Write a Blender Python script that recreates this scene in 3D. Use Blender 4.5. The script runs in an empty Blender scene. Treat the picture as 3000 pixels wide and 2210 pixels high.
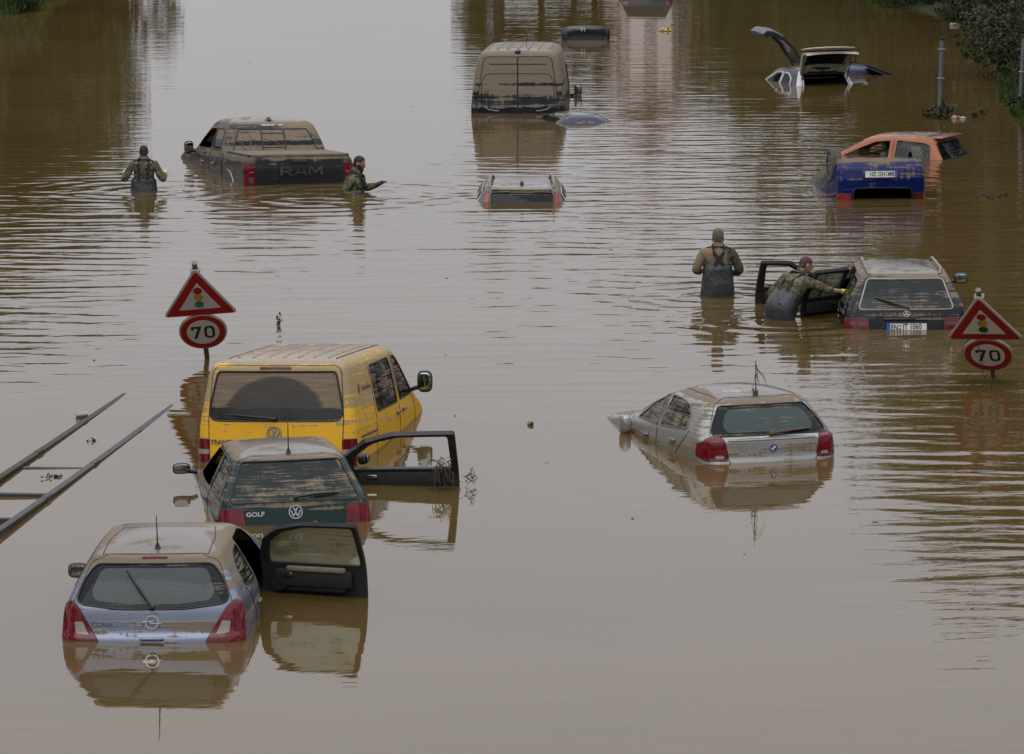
import bpy, bmesh, math, random
from math import sin, cos, pi, radians as R
from mathutils import Vector, Matrix
from mathutils.bvhtree import BVHTree
from mathutils import noise as MN

# ------------------------------------------------------------ camera, sky, sun, exposure
SC = bpy.context.scene
COL = SC.collection
CAM_H, CAM_P = 8.63, 8.755
cd = bpy.data.cameras.new('camera'); cam = bpy.data.objects.new('camera', cd); COL.objects.link(cam)
cam.location = (0, 0, CAM_H); cam.rotation_euler = (R(90 - CAM_P), 0, 0)
cd.sensor_width = 36; cd.lens = 152.5; cd.clip_start = .5; cd.clip_end = 6000
SC.camera = cam
SC.view_settings.view_transform = 'Standard'; SC.view_settings.look = 'None'
SC.view_settings.gamma = 1; SC.view_settings.use_curve_mapping = False
SC.view_settings.exposure = 0.04
SC.cycles.max_bounces = 6; SC.cycles.transparent_max_bounces = 8; SC.cycles.glossy_bounces = 4
SC.cycles.diffuse_bounces = 3; SC.cycles.caustics_reflective = False; SC.cycles.caustics_refractive = False

SUN_EL, SUN_ROT = 48, 200
W = bpy.data.worlds.new('World'); SC.world = W; W.use_nodes = True
wt = W.node_tree; wn = wt.nodes; wl = wt.links; wn.clear()
sky = wn.new('ShaderNodeTexSky'); sky.sky_type = 'NISHITA'; sky.sun_disc = False
sky.sun_elevation = R(SUN_EL); sky.sun_rotation = R(SUN_ROT)
hs = wn.new('ShaderNodeHueSaturation'); hs.inputs['Saturation'].default_value = .12; wl.new(sky.outputs[0], hs.inputs['Color'])
tc = wn.new('ShaderNodeTexCoord'); sp = wn.new('ShaderNodeSeparateXYZ'); wl.new(tc.outputs['Generated'], sp.inputs[0])
mr = wn.new('ShaderNodeMapRange'); mr.inputs[1].default_value = 0; mr.inputs[2].default_value = 1
mr.inputs[3].default_value = 5.5; mr.inputs[4].default_value = 18.0; wl.new(sp.outputs[2], mr.inputs[0])   # overcast: zenith about three times the horizon
cn = wn.new('ShaderNodeTexNoise'); cn.inputs['Scale'].default_value = 2.2; cn.inputs['Detail'].default_value = 4
cmap = wn.new('ShaderNodeMapping'); cmap.inputs['Scale'].default_value = (1, 1, 3); wl.new(tc.outputs['Generated'], cmap.inputs[0]); wl.new(cmap.outputs[0], cn.inputs['Vector'])
cm = wn.new('ShaderNodeMapRange'); cm.inputs[1].default_value = .3; cm.inputs[2].default_value = .7; cm.inputs[3].default_value = .93; cm.inputs[4].default_value = 1.07; wl.new(cn.outputs[0], cm.inputs[0])
mu = wn.new('ShaderNodeMath'); mu.operation = 'MULTIPLY'; wl.new(mr.outputs[0], mu.inputs[0]); wl.new(cm.outputs[0], mu.inputs[1])
vm = wn.new('ShaderNodeVectorMath'); vm.operation = 'SCALE'; vm.inputs[0].default_value = (.958, .968, 1.05); wl.new(mu.outputs[0], vm.inputs['Scale'])
mx = wn.new('ShaderNodeMix'); mx.data_type = 'RGBA'; mx.inputs[0].default_value = .88
wl.new(hs.outputs[0], mx.inputs[6]); wl.new(vm.outputs[0], mx.inputs[7])
bg = wn.new('ShaderNodeBackground'); bg.inputs[1].default_value = .1; wl.new(mx.outputs[2], bg.inputs[0])
wo = wn.new('ShaderNodeOutputWorld'); wl.new(bg.outputs[0], wo.inputs[0])

sd = bpy.data.lights.new('sun', 'SUN'); sd.energy = .5; sd.angle = R(40); sd.color = (1, .96, .9)
sun = bpy.data.objects.new('sun', sd); COL.objects.link(sun); sun.location = (0, 0, 60)
_a = R(SUN_ROT); _d = Vector((sin(_a) * cos(R(SUN_EL)), cos(_a) * cos(R(SUN_EL)), sin(R(SUN_EL))))
sun.rotation_euler = _d.to_track_quat('Z', 'Y').to_euler()
# ------------------------------------------------------------ helpers
rng = random.Random(7)

def tag(o, label=None, cat=None, group=None, kind=None):
    if label: o['label'] = label
    if cat: o['category'] = cat
    if group: o['group'] = group
    if kind: o['kind'] = kind
    return o

def thing(name, label, cat, loc=(0, 0, 0), rot=(0, 0, 0), group=None):
    o = bpy.data.objects.new(name, None); COL.objects.link(o); o.empty_display_size = .2
    o.location = loc; o.rotation_mode = 'ZYX' if False else 'XYZ'; o.rotation_euler = rot
    return tag(o, label, cat, group)

def obj(name, bm, mats, parent=None, smooth=True, angle=38, origin=None):
    if not isinstance(mats, (list, tuple)): mats = [mats]
    me = bpy.data.meshes.new(name)
    if origin is not None:
        for v in bm.verts: v.co -= Vector(origin)
    bm.to_mesh(me); bm.free()
    for m in mats: me.materials.append(m)
    if smooth:
        me.shade_smooth()
        me.set_sharp_from_angle(angle=R(angle))
    o = bpy.data.objects.new(name, me); COL.objects.link(o)
    if parent: o.parent = parent
    if origin is not None: o.location = origin
    return o

def dup(root, loc=None, rot=None):
    r = root.copy(); COL.objects.link(r)
    if loc is not None: r.location = loc
    if rot is not None: r.rotation_euler = rot
    for ch in list(root.children):
        c = ch.copy(); COL.objects.link(c); c.parent = r
        for g in list(ch.children):
            d = g.copy(); COL.objects.link(d); d.parent = c
    return r

def join(bm, other, M=None, mi=None):
    vs = [bm.verts.new(M @ v.co if M is not None else v.co) for v in other.verts]
    other.verts.index_update()
    for f in other.faces:
        try:
            nf = bm.faces.new([vs[v.index] for v in f.verts]); nf.material_index = f.material_index if mi is None else mi
        except ValueError: pass
    other.free()
    return bm

def pchip(xs, ys, x):
    n = len(xs)
    if x <= xs[0]: return ys[0]
    if x >= xs[-1]: return ys[-1]
    h = [xs[i + 1] - xs[i] for i in range(n - 1)]; d = [(ys[i + 1] - ys[i]) / h[i] for i in range(n - 1)]
    m = [0] * n; m[0] = d[0]; m[-1] = d[-1]
    for i in range(1, n - 1):
        if d[i - 1] * d[i] > 0:
            w1 = 2 * h[i] + h[i - 1]; w2 = h[i] + 2 * h[i - 1]
            m[i] = (w1 + w2) / (w1 / d[i - 1] + w2 / d[i])
    for i in range(n - 1):
        if x <= xs[i + 1]:
            t = (x - xs[i]) / h[i]; t2 = t * t; t3 = t2 * t
            return (2*t3 - 3*t2 + 1) * ys[i] + (t3 - 2*t2 + t) * h[i] * m[i] + (-2*t3 + 3*t2) * ys[i+1] + (t3 - t2) * h[i] * m[i+1]

def tube(bm, pts, r, n=8, mi=0, cap=True):
    pts = [Vector(p) for p in pts]; N = len(pts)
    rs = r if isinstance(r, (list, tuple)) else [r] * N
    T = [(pts[min(i + 1, N - 1)] - pts[max(i - 1, 0)]).normalized() for i in range(N)]
    u = T[0].orthogonal().normalized(); rings = []
    for i in range(N):
        u = (u - T[i] * u.dot(T[i]));
        u = u.normalized() if u.length > 1e-6 else T[i].orthogonal().normalized()
        v = T[i].cross(u)
        rings.append([bm.verts.new(pts[i] + (u * cos(2*pi*k/n) + v * sin(2*pi*k/n)) * rs[i]) for k in range(n)])
    for a, b in zip(rings, rings[1:]):
        for k in range(n):
            f = bm.faces.new((a[k], a[(k+1) % n], b[(k+1) % n], b[k])); f.material_index = mi
    if cap:
        f = bm.faces.new(rings[0][::-1]); f.material_index = mi
        f = bm.faces.new(rings[-1]); f.material_index = mi
    return bm

def rbox(size, bev=.02, seg=2, loc=(0, 0, 0), mi=0):
    b = bmesh.new(); bmesh.ops.create_cube(b, size=1)
    for v in b.verts: v.co = Vector((v.co.x * size[0], v.co.y * size[1], v.co.z * size[2]))
    bev = min(bev, min(size) * .48)
    if bev > 0: bmesh.ops.bevel(b, geom=b.edges[:], offset=bev, segments=seg, affect='EDGES', profile=.5)
    for v in b.verts: v.co += Vector(loc)
    for f in b.faces: f.material_index = mi
    return b

def ell(size, p=2.0, loc=(0, 0, 0), nu=20, nv=12, mi=0):
    """superellipsoid of full size"""
    b = bmesh.new(); sg = lambda c, e: math.copysign(abs(c) ** e, c); e = 2 / p
    rows = []
    for j in range(1, nv):
        th = -pi/2 + pi * j / nv
        rows.append([b.verts.new((sg(cos(th), e) * sg(cos(2*pi*i/nu), e) * size[0]/2 + loc[0], sg(cos(th), e) * sg(sin(2*pi*i/nu), e) * size[1]/2 + loc[1], sg(sin(th), e) * size[2]/2 + loc[2])) for i in range(nu)])
    lo = b.verts.new((loc[0], loc[1], loc[2] - size[2]/2)); hi = b.verts.new((loc[0], loc[1], loc[2] + size[2]/2))
    for r0, r1 in zip(rows, rows[1:]):
        for i in range(nu): b.faces.new((r0[i], r0[(i+1) % nu], r1[(i+1) % nu], r1[i]))
    for i in range(nu):
        b.faces.new((lo, rows[0][(i+1) % nu], rows[0][i])); b.faces.new((hi, rows[-1][i], rows[-1][(i+1) % nu]))
    for f in b.faces: f.material_index = mi
    return b

def prism(poly, d, mi=0):
    """flat outline in local xy, thickness d along +z"""
    b = bmesh.new(); lo = [b.verts.new((p[0], p[1], 0)) for p in poly]; hi = [b.verts.new((p[0], p[1], d)) for p in poly]; n = len(poly)
    b.faces.new(lo[::-1]); b.faces.new(hi)
    for i in range(n): b.faces.new((lo[i], lo[(i+1) % n], hi[(i+1) % n], hi[i]))
    for f in b.faces: f.material_index = mi
    bmesh.ops.recalc_face_normals(b, faces=b.faces[:])
    return b

def barp(p, q, w, d, mi=0):
    p, q = Vector(p), Vector(q); t = (q - p).normalized() * 1; n = Vector((-t.y, t.x)) * w / 2
    return prism([p + n, p - n, q - n, q + n], d, mi)

def ring(r0, r1, d, n=40, mi=0):
    b = bmesh.new(); V = [[b.verts.new((r * cos(2*pi*k/n), r * sin(2*pi*k/n), z)) for k in range(n)] for r, z in ((r0, 0), (r0, d), (r1, d), (r1, 0))]
    for j in range(4):
        A, B = V[j], V[(j+1) % 4]
        for k in range(n): b.faces.new((A[k], B[k], B[(k+1) % n], A[(k+1) % n])).material_index = mi
    bmesh.ops.recalc_face_normals(b, faces=b.faces[:])
    return b

def disc(r, d, n=40, mi=0, sy=1):
    return prism([(r * cos(2*pi*k/n), r * sy * sin(2*pi*k/n)) for k in range(n)], d, mi)

def rpoly(pts, r, seg=4):
    """round the corners of a convex polygon; r one radius or one per corner"""
    out = []; n = len(pts); P = [Vector(p) for p in pts]; rs = r if isinstance(r, (list, tuple)) else [r] * n
    for i in range(n):
        a, b, c = P[i-1], P[i], P[(i+1) % n]; u = (a - b); v = (c - b)
        k = min(rs[i], u.length * .49, v.length * .49)
        if k <= 1e-5: out.append(b); continue
        s, e = b + u.normalized() * k, b + v.normalized() * k
        for j in range(seg + 1):
            t = j / seg; out.append(s * (1-t)**2 + b * 2*t*(1-t) + e * t*t)
    return [(p.x, p.y) for p in out]

def text_bm(s, size, depth=.004, sx=1.0, bold=0.0):
    cu = bpy.data.curves.new('t', 'FONT'); cu.body = s; cu.size = size; cu.extrude = depth / 2; cu.align_x = 'CENTER'; cu.align_y = 'CENTER'; cu.offset = bold; cu.resolution_u = 3
    o = bpy.data.objects.new('t', cu); COL.objects.link(o)
    me = bpy.data.meshes.new_from_object(o.evaluated_get(bpy.context.evaluated_depsgraph_get()))
    b = bmesh.new(); b.from_mesh(me); bpy.data.objects.remove(o); bpy.data.curves.remove(cu); bpy.data.meshes.remove(me)
    xs = [v.co.x for v in b.verts]; ys = [v.co.y for v in b.verts]; cx, cy = (min(xs) + max(xs)) / 2, (min(ys) + max(ys)) / 2
    for v in b.verts: v.co = Vector(((v.co.x - cx) * sx, v.co.y - cy, v.co.z + depth / 2))
    return b

# ------------------------------------------------------------ material graph helper
class G:
    def __init__(s, name):
        s.m = bpy.data.materials.new(name); s.m.use_nodes = True; s.t = s.m.node_tree; s.t.nodes.clear()
    def n(s, typ, ins=None, **at):
        nd = s.t.nodes.new(typ)
        for k, v in at.items(): setattr(nd, k, v)
        for k, v in (ins or {}).items():
            if isinstance(v, bpy.types.NodeSocket): s.t.links.new(v, nd.inputs[k])
            else: nd.inputs[k].default_value = v
        return nd
    def math(s, op, a, b=0.0, c=0.0, clamp=False):
        return s.n('ShaderNodeMath', {0: a, 1: b, 2: c}, operation=op, use_clamp=clamp).outputs[0]
    def mr(s, v, a, b, c=0.0, d=1.0, smooth=False):
        return s.n('ShaderNodeMapRange', {0: v, 1: a, 2: b, 3: c, 4: d}, interpolation_type='SMOOTHSTEP' if smooth else 'LINEAR').outputs[0]
    def mix(s, f, a, b):
        c4 = lambda c: c if isinstance(c, bpy.types.NodeSocket) else (c[0], c[1], c[2], 1)
        return s.n('ShaderNodeMix', {0: f, 6: c4(a), 7: c4(b)}, data_type='RGBA').outputs[2]
    def mixf(s, f, a, b): return s.n('ShaderNodeMix', {0: f, 2: a, 3: b}, data_type='FLOAT').outputs[0]
    def noise(s, vec, scale, detail=4, rough=.55, dist=0.0):
        return s.n('ShaderNodeTexNoise', {'Vector': vec, 'Scale': scale, 'Detail': detail, 'Roughness': rough, 'Distortion': dist}).outputs[0]
    def scale(s, vec, v): return s.n('ShaderNodeVectorMath', {0: vec, 1: v}, operation='MULTIPLY').outputs[0]
    def ramp(s, fac, stops, interp='LINEAR'):
        nd = s.n('ShaderNodeValToRGB', {0: fac}); cr = nd.color_ramp; cr.interpolation = interp
        while len(cr.elements) > 1: cr.elements.remove(cr.elements[-1])
        for i, (p, c) in enumerate(stops):
            e = cr.elements[0] if i == 0 else cr.elements.new(p)
            e.position = p; e.color = (c, c, c, 1) if isinstance(c, (int, float)) else (c[0], c[1], c[2], 1)
        return nd.outputs[0]
    def out(s, sh): s.n('ShaderNodeOutputMaterial', {0: sh}); return s.m
    def bsdf(s, **k):
        return s.n('ShaderNodeBsdfPrincipled', {kk.replace('_', ' '): v for kk, v in k.items()}).outputs[0]

MUDC = (.20, .158, .110)
def mud_mask(g, stops, top=0.0, sx=.9, sz=15, tot=2.8, sharp=.14):
    """how much dried flood silt lies here: density by height on the vehicle, streaked sideways by the falling water line"""
    tcn = g.n('ShaderNodeTexCoord').outputs['Object']
    st = g.noise(g.scale(tcn, (sx, sx, sz)), 1.0, 5, .62)
    bl = g.noise(tcn, 3.2, 4, .6)
    vr = g.noise(g.scale(tcn, (16, 16, 1.2)), 1.0, 3, .6)
    n = g.math('ADD', g.math('ADD', g.math('MULTIPLY', st, .62), g.math('MULTIPLY', bl, .26)), g.math('MULTIPLY', vr, .12))
    n = g.mr(n, .33, .67)
    z = g.n('ShaderNodeSeparateXYZ', {0: tcn}).outputs[2]
    # thin tide lines left as the flood fell, and runs down the panels
    tl = g.mr(g.math('SINE', g.math('ADD', g.math('MULTIPLY', z, 150.0), g.math('MULTIPLY', st, 16.0))), .55, 1.0, 0.0, 1.0)
    n = g.math('ADD', n, g.math('MULTIPLY', tl, g.mr(bl, .4, .6, .02, .22)))
    n = g.math('ADD', n, g.math('MULTIPLY', g.mr(vr, .52, .72, 0.0, 1.0), .12))
    wob = g.math('ADD', z, g.math('MULTIPLY', g.math('SUBTRACT', bl, .5), .06))
    d = g.ramp(g.math('DIVIDE', wob, tot, clamp=True), [(max(0, min(1, p / tot)), v) for p, v in stops])
    nz = g.n('ShaderNodeSeparateXYZ', {0: g.n('ShaderNodeNewGeometry').outputs['Normal']}).outputs[2]
    up = g.mr(nz, .72, .97, 0.0, 1.0, True)
    dd = g.math('MAXIMUM', d, g.math('MULTIPLY', up, top))
    mask = g.mr(g.math('ADD', n, dd), 1.0 - sharp / 2, 1.0 + sharp, 0.0, 1.0, True)
    return mask, bl, up, tcn, st

_M = {}
def nz_(g): return g.n('ShaderNodeSeparateXYZ', {0: g.n('ShaderNodeNewGeometry').outputs['Normal']}).outputs[2]
def paint(name, col, rough=.3, metal=0.0, coat=.6, mud=((0, .3), (2.8, .3)), top=.5, mudc=MUDC, sx=.9, sz=15, wet=.8, film=.12, topdry=.5):
    """car paint under flood silt; the flat roof carries a wet grey silt layer that has dried to brown at its edges"""
    if name in _M: return _M[name]
    g = G(name); mask, bl, up, tcn, st = mud_mask(g, mud, top, sx, sz)
    fine = g.noise(tcn, 40, 3, .6)
    mc = g.mix(g.mr(fine, .3, .7), [c * .8 for c in mudc], [c * 1.12 for c in mudc])
    mc = g.mix(g.mr(st, .35, .65), g.mix(.25, mc, (.12, .09, .06)), mc)
    base = g.mix(film, col, mudc)
    c = g.mix(mask, base, mc)
    w = g.mr(g.math('ADD', nz_(g), g.math('MULTIPLY', g.math('SUBTRACT', bl, topdry), .10)), .970, .988, 0.0, 1.0, True)
    w = g.math('MULTIPLY', w, wet)
    c = g.mix(w, c, g.mix(.65, c, (.13, .115, .105)))
    rr = g.mixf(mask, rough, g.mr(fine, .3, .7, .7, .95))
    rr = g.mixf(w, rr, .16)
    mm = g.math('MULTIPLY', g.math('SUBTRACT', 1.0, mask), metal)
    bmp = g.n('ShaderNodeBump', {'Strength': .5, 'Distance': .004, 'Height': g.math('ADD', mask, g.math('MULTIPLY', fine, g.math('MULTIPLY', mask, .5)))}).outputs[0]
    sh = g.bsdf(Base_Color=c, Roughness=rr, Metallic=mm, Coat_Weight=g.math('MULTIPLY', g.math('SUBTRACT', 1.0, mask), coat * .22), Coat_Roughness=.08, Specular_IOR_Level=.22, Normal=bmp)
    _M[name] = g.out(sh); return _M[name]

def glass(name, tint=(.16, .19, .19), mud=((0, .2), (2.8, .2)), mudc=MUDC, sx=2.2, sz=55, film=(.012, .014, .015), fk=.35, gk=.45):
    """car window: dark see-through pane, mirror-like by Fresnel, silt streaks"""
    if name in _M: return _M[name]
    g = G(name); mask, bl, up, tcn, st = mud_mask(g, mud, 0, sx, sz, sharp=.34)
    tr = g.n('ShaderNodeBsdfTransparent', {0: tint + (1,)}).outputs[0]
    df = g.n('ShaderNodeBsdfDiffuse', {0: tuple(film) + (1,)}).outputs[0]  # milky diffuse tint put in for light showing through the pane
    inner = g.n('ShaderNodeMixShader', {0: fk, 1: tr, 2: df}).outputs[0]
    gl = g.n('ShaderNodeBsdfGlossy', {0: (.9, .95, .95, 1), 'Roughness': .06}).outputs[0]
    fr = g.math('MULTIPLY', g.n('ShaderNodeFresnel', {'IOR': 1.5}).outputs[0], gk)
    a = g.n('ShaderNodeMixShader', {0: fr, 1: inner, 2: gl}).outputs[0]
    fine = g.noise(tcn, 30, 3, .6)
    md = g.bsdf(Base_Color=g.mix(g.mr(fine, .3, .7), [c * .75 for c in mudc], [c * 1.1 for c in mudc]), Roughness=.85)
    sh = g.n('ShaderNodeMixShader', {0: mask, 1: a, 2: md}).outputs[0]
    _M[name] = g.out(sh); return _M[name]

def plain(name, col, rough=.5, metal=0.0, coat=0.0, var=.25, vs=12, spec=.5, dirt=0.0, dirtc=MUDC, bump=0.0):
    if name in _M: return _M[name]
    g = G(name); tcn = g.n('ShaderNodeTexCoord').outputs['Object']
    f = g.mr(g.noise(tcn, vs, 4, .6), .3, .7)
    c = g.mix(f, [x * (1 - var) for x in col], [min(1, x * (1 + var * .6)) for x in col])
    rr = rough
    if dirt:
        dm = g.mr(g.math('ADD', g.noise(g.scale(tcn, (3, 3, 6)), 1.6, 5, .65), dirt), .95, 1.1, 0, 1, True)
        c = g.mix(dm, c, dirtc); rr = g.mixf(dm, rough, .85)
    kw = {}
    if bump: kw['Normal'] = g.n('ShaderNodeBump', {'Strength': .6, 'Distance': bump, 'Height': f}).outputs[0]
    _M[name] = g.out(g.bsdf(Base_Color=c, Roughness=rr, Metallic=metal, Coat_Weight=coat, Specular_IOR_Level=spec, **kw)); return _M[name]

# ------------------------------------------------------------ vehicle bodies
def body_bm(P, rc=.17, rcy=.13, fc=.3, fcy=.3, bow=.06, fbow=.12, kr=.035, kf=.06, sub=5, e=2.3):
    """a body lofted from level outlines; P rows are (z, rear y, front y, half width)"""
    n = len(P); zs = list(range(n)); wmax = max(p[3] for p in P)
    lev = [i / sub for i in range((n - 1) * sub + 1)]
    bm = bmesh.new(); rings = []
    c = [[p[k] for p in P] for k in range(4)]
    for t in lev:
        z, yr, yf, w = (pchip(zs, c[k], t) for k in range(4))
        q = w / wmax; L = yf - yr
        a, ay = rc * q, min(rcy * (.4 + .6 * q), L * .3); b, by = min(fc * q, w * .6), min(fcy * (.4 + .6 * q), L * .3)
        bw, fb = bow * q, fbow * q; ym = (yr + yf) / 2; half = []
        for i in range(9):
            x = (w - a) * i / 9; half.append((x, yr + bw * (x / w) ** 2))
        y0 = yr + bw * ((w - a) / w) ** 2
        for i in range(9):
            th = pi / 2 * i / 8; half.append((w - a + a * sin(th) ** (2 / e), y0 + ay * (1 - cos(th) ** (2 / e))))
        y1 = yf - fb * ((w - b) / w) ** 2
        for i in range(1, 20):
            half.append((w, y0 + ay + (y1 - by - y0 - ay) * i / 20))
        for i in range(9):
            th = pi / 2 * (1 - i / 8); half.append((w - b + b * sin(th) ** (2 / e), y1 - by * (1 - cos(th) ** (2 / e))))
        for i in range(8, -1, -1):
            x = (w - b) * i / 9; half.append((x, yf - fb * (x / w) ** 2))
        def sh(x, y):
            u = (y - ym) / (L / 2)
            return x * (1 - (kr * max(0, -u) ** 2 + kf * max(0, u) ** 2) / wmax)
        half = [(sh(x, y), y) for x, y in half]
        full = half + [(-x, y) for x, y in half[-2:0:-1]]
        rings.append([bm.verts.new((x, y, z)) for x, y in full])
    N = len(rings[0])
    for r0, r1 in zip(rings, rings[1:]):
        for k in range(N): bm.faces.new((r0[k], r0[(k+1) % N], r1[(k+1) % N], r1[k]))
    bm.faces.new(rings[-1]); bm.normal_update()
    return bm

VIEW = {'rear': ((0, 2), 1, 1, lambda n: n.y < -.12), 'front': ((0, 2), 1, -1, lambda n: n.y > .12), 'left': ((1, 2), 0, 1, lambda n: n.x < -.2),
        'right': ((1, 2), 0, -1, lambda n: n.x > .2), 'top': ((0, 1), 2, -1, lambda n: n.z > .25)}

def cut(bm, view, poly, keep=False):
    """cut a convex outline out of the body skin; returns the piece"""
    (ia, ib), ax, sgn, ok = VIEW[view]
    cx = sum(p[0] for p in poly) / len(poly); cy = sum(p[1] for p in poly) / len(poly)
    x0, x1 = min(p[0] for p in poly) - .12, max(p[0] for p in poly) + .12; y0, y1 = min(p[1] for p in poly) - .12, max(p[1] for p in poly) + .12
    bm.normal_update()
    def side(f):
        if not ok(f.normal): return False
        c = f.calc_center_median()
        if view == 'left' and c.x > 0 or view == 'right' and c.x < 0: return False
        return True
    fs = []
    for f in bm.faces:
        if len(f.verts) > 20: continue
        if side(f):
            a = [v.co[ia] for v in f.verts]; b = [v.co[ib] for v in f.verts]
            if max(a) > x0 and min(a) < x1 and max(b) > y0 and min(b) < y1: fs.append(f)
    geom = list({g for f in fs for g in list(f.verts) + list(f.edges)}) + fs
    n = len(poly); edges = []
    for i in range(n):
        p, q = poly[i], poly[(i+1) % n]; dx, dy = q[0] - p[0], q[1] - p[1]
        if math.hypot(dx, dy) < 1e-5: continue
        no = Vector((0, 0, 0)); no[ia] = dy; no[ib] = -dx
        m = ((p[0]+q[0])/2 - cx) * dy + ((p[1]+q[1])/2 - cy) * -dx
        if m < 0: no = -no
        co = Vector((0, 0, 0)); co[ia] = p[0]; co[ib] = p[1]
        no.normalize(); edges.append((co, no))
        r = bmesh.ops.bisect_plane(bm, geom=[g for g in geom if g.is_valid], dist=1e-6, plane_co=co, plane_no=no)
        geom = list(set(r['geom']))
    ins = []
    for f in geom:
        if isinstance(f, bmesh.types.BMFace) and f.is_valid:
            c = f.calc_center_median()
            if all((c - co).dot(no) < 1e-5 for co, no in edges): ins.append(f)
    out = bmesh.new(); vm = {}
    for f in ins:
        vs = []
        for v in f.verts:
            if v not in vm: vm[v] = out.verts.new(v.co)
            vs.append(vm[v])
        try: out.faces.new(vs)
        except ValueError: pass
    if not keep: bmesh.ops.delete(bm, geom=ins, context='FACES')
    out.normal_update()
    return out

def offset(bm, d):
    bm.normal_update(); nn = [(v, v.normal.copy()) for v in bm.verts]
    for v, n in nn: v.co += n * d
    return bm

def loops(bm):
    be = [e for e in bm.edges if len(e.link_faces) == 1]; left = set(be); res = []
    while left:
        e = left.pop(); a, b = e.verts; L = [a, b]
        while True:
            nx = next((k for k in L[-1].link_edges if k in left), None)
            if nx is None: break
            left.discard(nx); o = nx.other_vert(L[-1])
            if o is L[0]: break
            L.append(o)
        res.append(L)
    return res

def trim(bm, r, mi=1, lift=0.0, n=5, minlen=.25):
    """a rubber seal or panel gap along every edge of a piece"""
    bm.normal_update()
    L = [[(v.co + v.normal * lift).copy() for v in l] for l in loops(bm)]
    for l in L:
        if sum((a - b).length for a, b in zip(l, l[1:])) > minlen:
            pts = [l[0]]
            for p in l[1:]:
                if (p - pts[-1]).length > .012: pts.append(p)
            if len(pts) > 3: tube(bm, pts + [pts[0], pts[1]], r, n, mi, False)
    return bm

def thicken(bm, t, mi_in=1):
    bm.normal_update(); fs = bm.faces[:]; be = [e for e in bm.edges if len(e.link_faces) == 1]
    inner = {v: v.co - v.normal * t for v in bm.verts}; nv = {v: bm.verts.new(c) for v, c in inner.items()}
    for e in be:
        a, b = e.verts; f = e.link_faces[0]; vs = list(f.verts); i = vs.index(a)
        if vs[(i+1) % len(vs)] is b: a, b = b, a
        bm.faces.new((a, b, nv[b], nv[a])).material_index = mi_in
    for f in fs: bm.faces.new([nv[v] for v in reversed(f.verts)]).material_index = mi_in
    return bm

class Car:
    """collects the pieces of one vehicle"""
    def __init__(s, name, label, cat, P, loc, rot, mats, group=None, **bk):
        s.root = thing(name, label, cat, loc, rot, group); s.bm = body_bm(P, **bk); s.M = mats; s.P = P
        s.bvh = BVHTree.FromBMesh(s.bm); s.extra = []
    def hit(s, view, a, b):
        (ia, ib), ax, sgn, ok = VIEW[view]; o = Vector((0, 0, 0)); o[ia] = a; o[ib] = b; o[ax] = -9 * sgn + (0 if view not in ('rear', 'front') else 0); d = Vector((0, 0, 0)); d[ax] = sgn
        p, n, i, dist = s.bvh.ray_cast(o, d)
        if p is None: raise ValueError('missed body: %s %s %s' % (view, a, b))
        return p, n
    def at(s, view, a, b, off=0.0): p, n = s.hit(view, a, b); return p + n * off
    def frame(s, view, a, b, off=0.0):
        p, n = s.hit(view, a, b)
        u = {'rear': Vector((1, 0, 0)), 'front': Vector((-1, 0, 0)), 'left': Vector((0, -1, 0)), 'right': Vector((0, 1, 0)), 'top': Vector((1, 0, 0))}[view]
        u = (u - n * u.dot(n)).normalized(); v = n.cross(u); p = p + n * off
        return Matrix(((u.x, v.x, n.x, p.x), (u.y, v.y, n.y, p.y), (u.z, v.z, n.z, p.z), (0, 0, 0, 1)))
    def pane(s, name, view, poly, mat, inset=.006, seal=.009, parent=None, sealm=None, r=.05, **k):
        poly = rpoly(poly, r); g = offset(cut(s.bm, view, poly), -inset)
        if seal: trim(g, seal, 1, inset)
        return obj(name, g, [mat, sealm or s.M['rubber']], parent or s.root, **k)
    def hole(s, view, poly, r=.05):
        g = cut(s.bm, view, rpoly(poly, r)); return g
    def panel(s, name, view, poly, mat, out=.002, gap=.006, r=.04, parent=None, gapm=None):
        g = offset(cut(s.bm, view, rpoly(poly, r)), out)
        if gap: trim(g, gap, 1, -out)
        return obj(name, g, [mat, gapm or s.M['rubber']], parent or s.root)
    def lamp(s, view, poly, mat, out=.012, r=.03, inner=(), name='tail_light', parent=None):
        g = cut(s.bm, view, rpoly(poly, r)); offset(g, out)
        pcs = []
        for k, (ip, im) in enumerate(inner):
            h = cut(g, view, rpoly(ip, .012)); pcs.append((h, im))
        trim(g, .007, 1, -out * .6)
        o = obj(name, g, [mat, s.M['rubber']], parent or s.root)
        for h, im in pcs: obj('lamp_segment', offset(h, .001), im, o)
        return o
    def strip(s, name, view, pts, r, mat, off=0.0, parent=None, n=6, dens=.06):
        P = []
        for (a0, b0), (a1, b1) in zip(pts, pts[1:]):
            m = max(1, int(math.hypot(a1 - a0, b1 - b0) / dens))
            P += [s.at(view, a0 + (a1-a0)*i/m, b0 + (b1-b0)*i/m, off) for i in range(m)]
        P.append(s.at(view, *pts[-1], off)); b = bmesh.new(); tube(b, P, r, n)
        return obj(name, b, mat, parent or s.root)
    def stick(s, name, view, a, b, bm, mat, off=.002, parent=None, rot=0, **k):
        M = s.frame(view, a, b, off) @ Matrix.Rotation(rot, 4, 'Z')
        for v in bm.verts: v.co = M @ v.co
        return obj(name, bm, mat, parent or s.root, **k)
    def finish(s, name='body', mat=None):
        b = bmesh.new(); s.bm.verts.ensure_lookup_table()
        return obj(name, s.bm, mat or s.M['paint'], s.root, angle=50)
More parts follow.
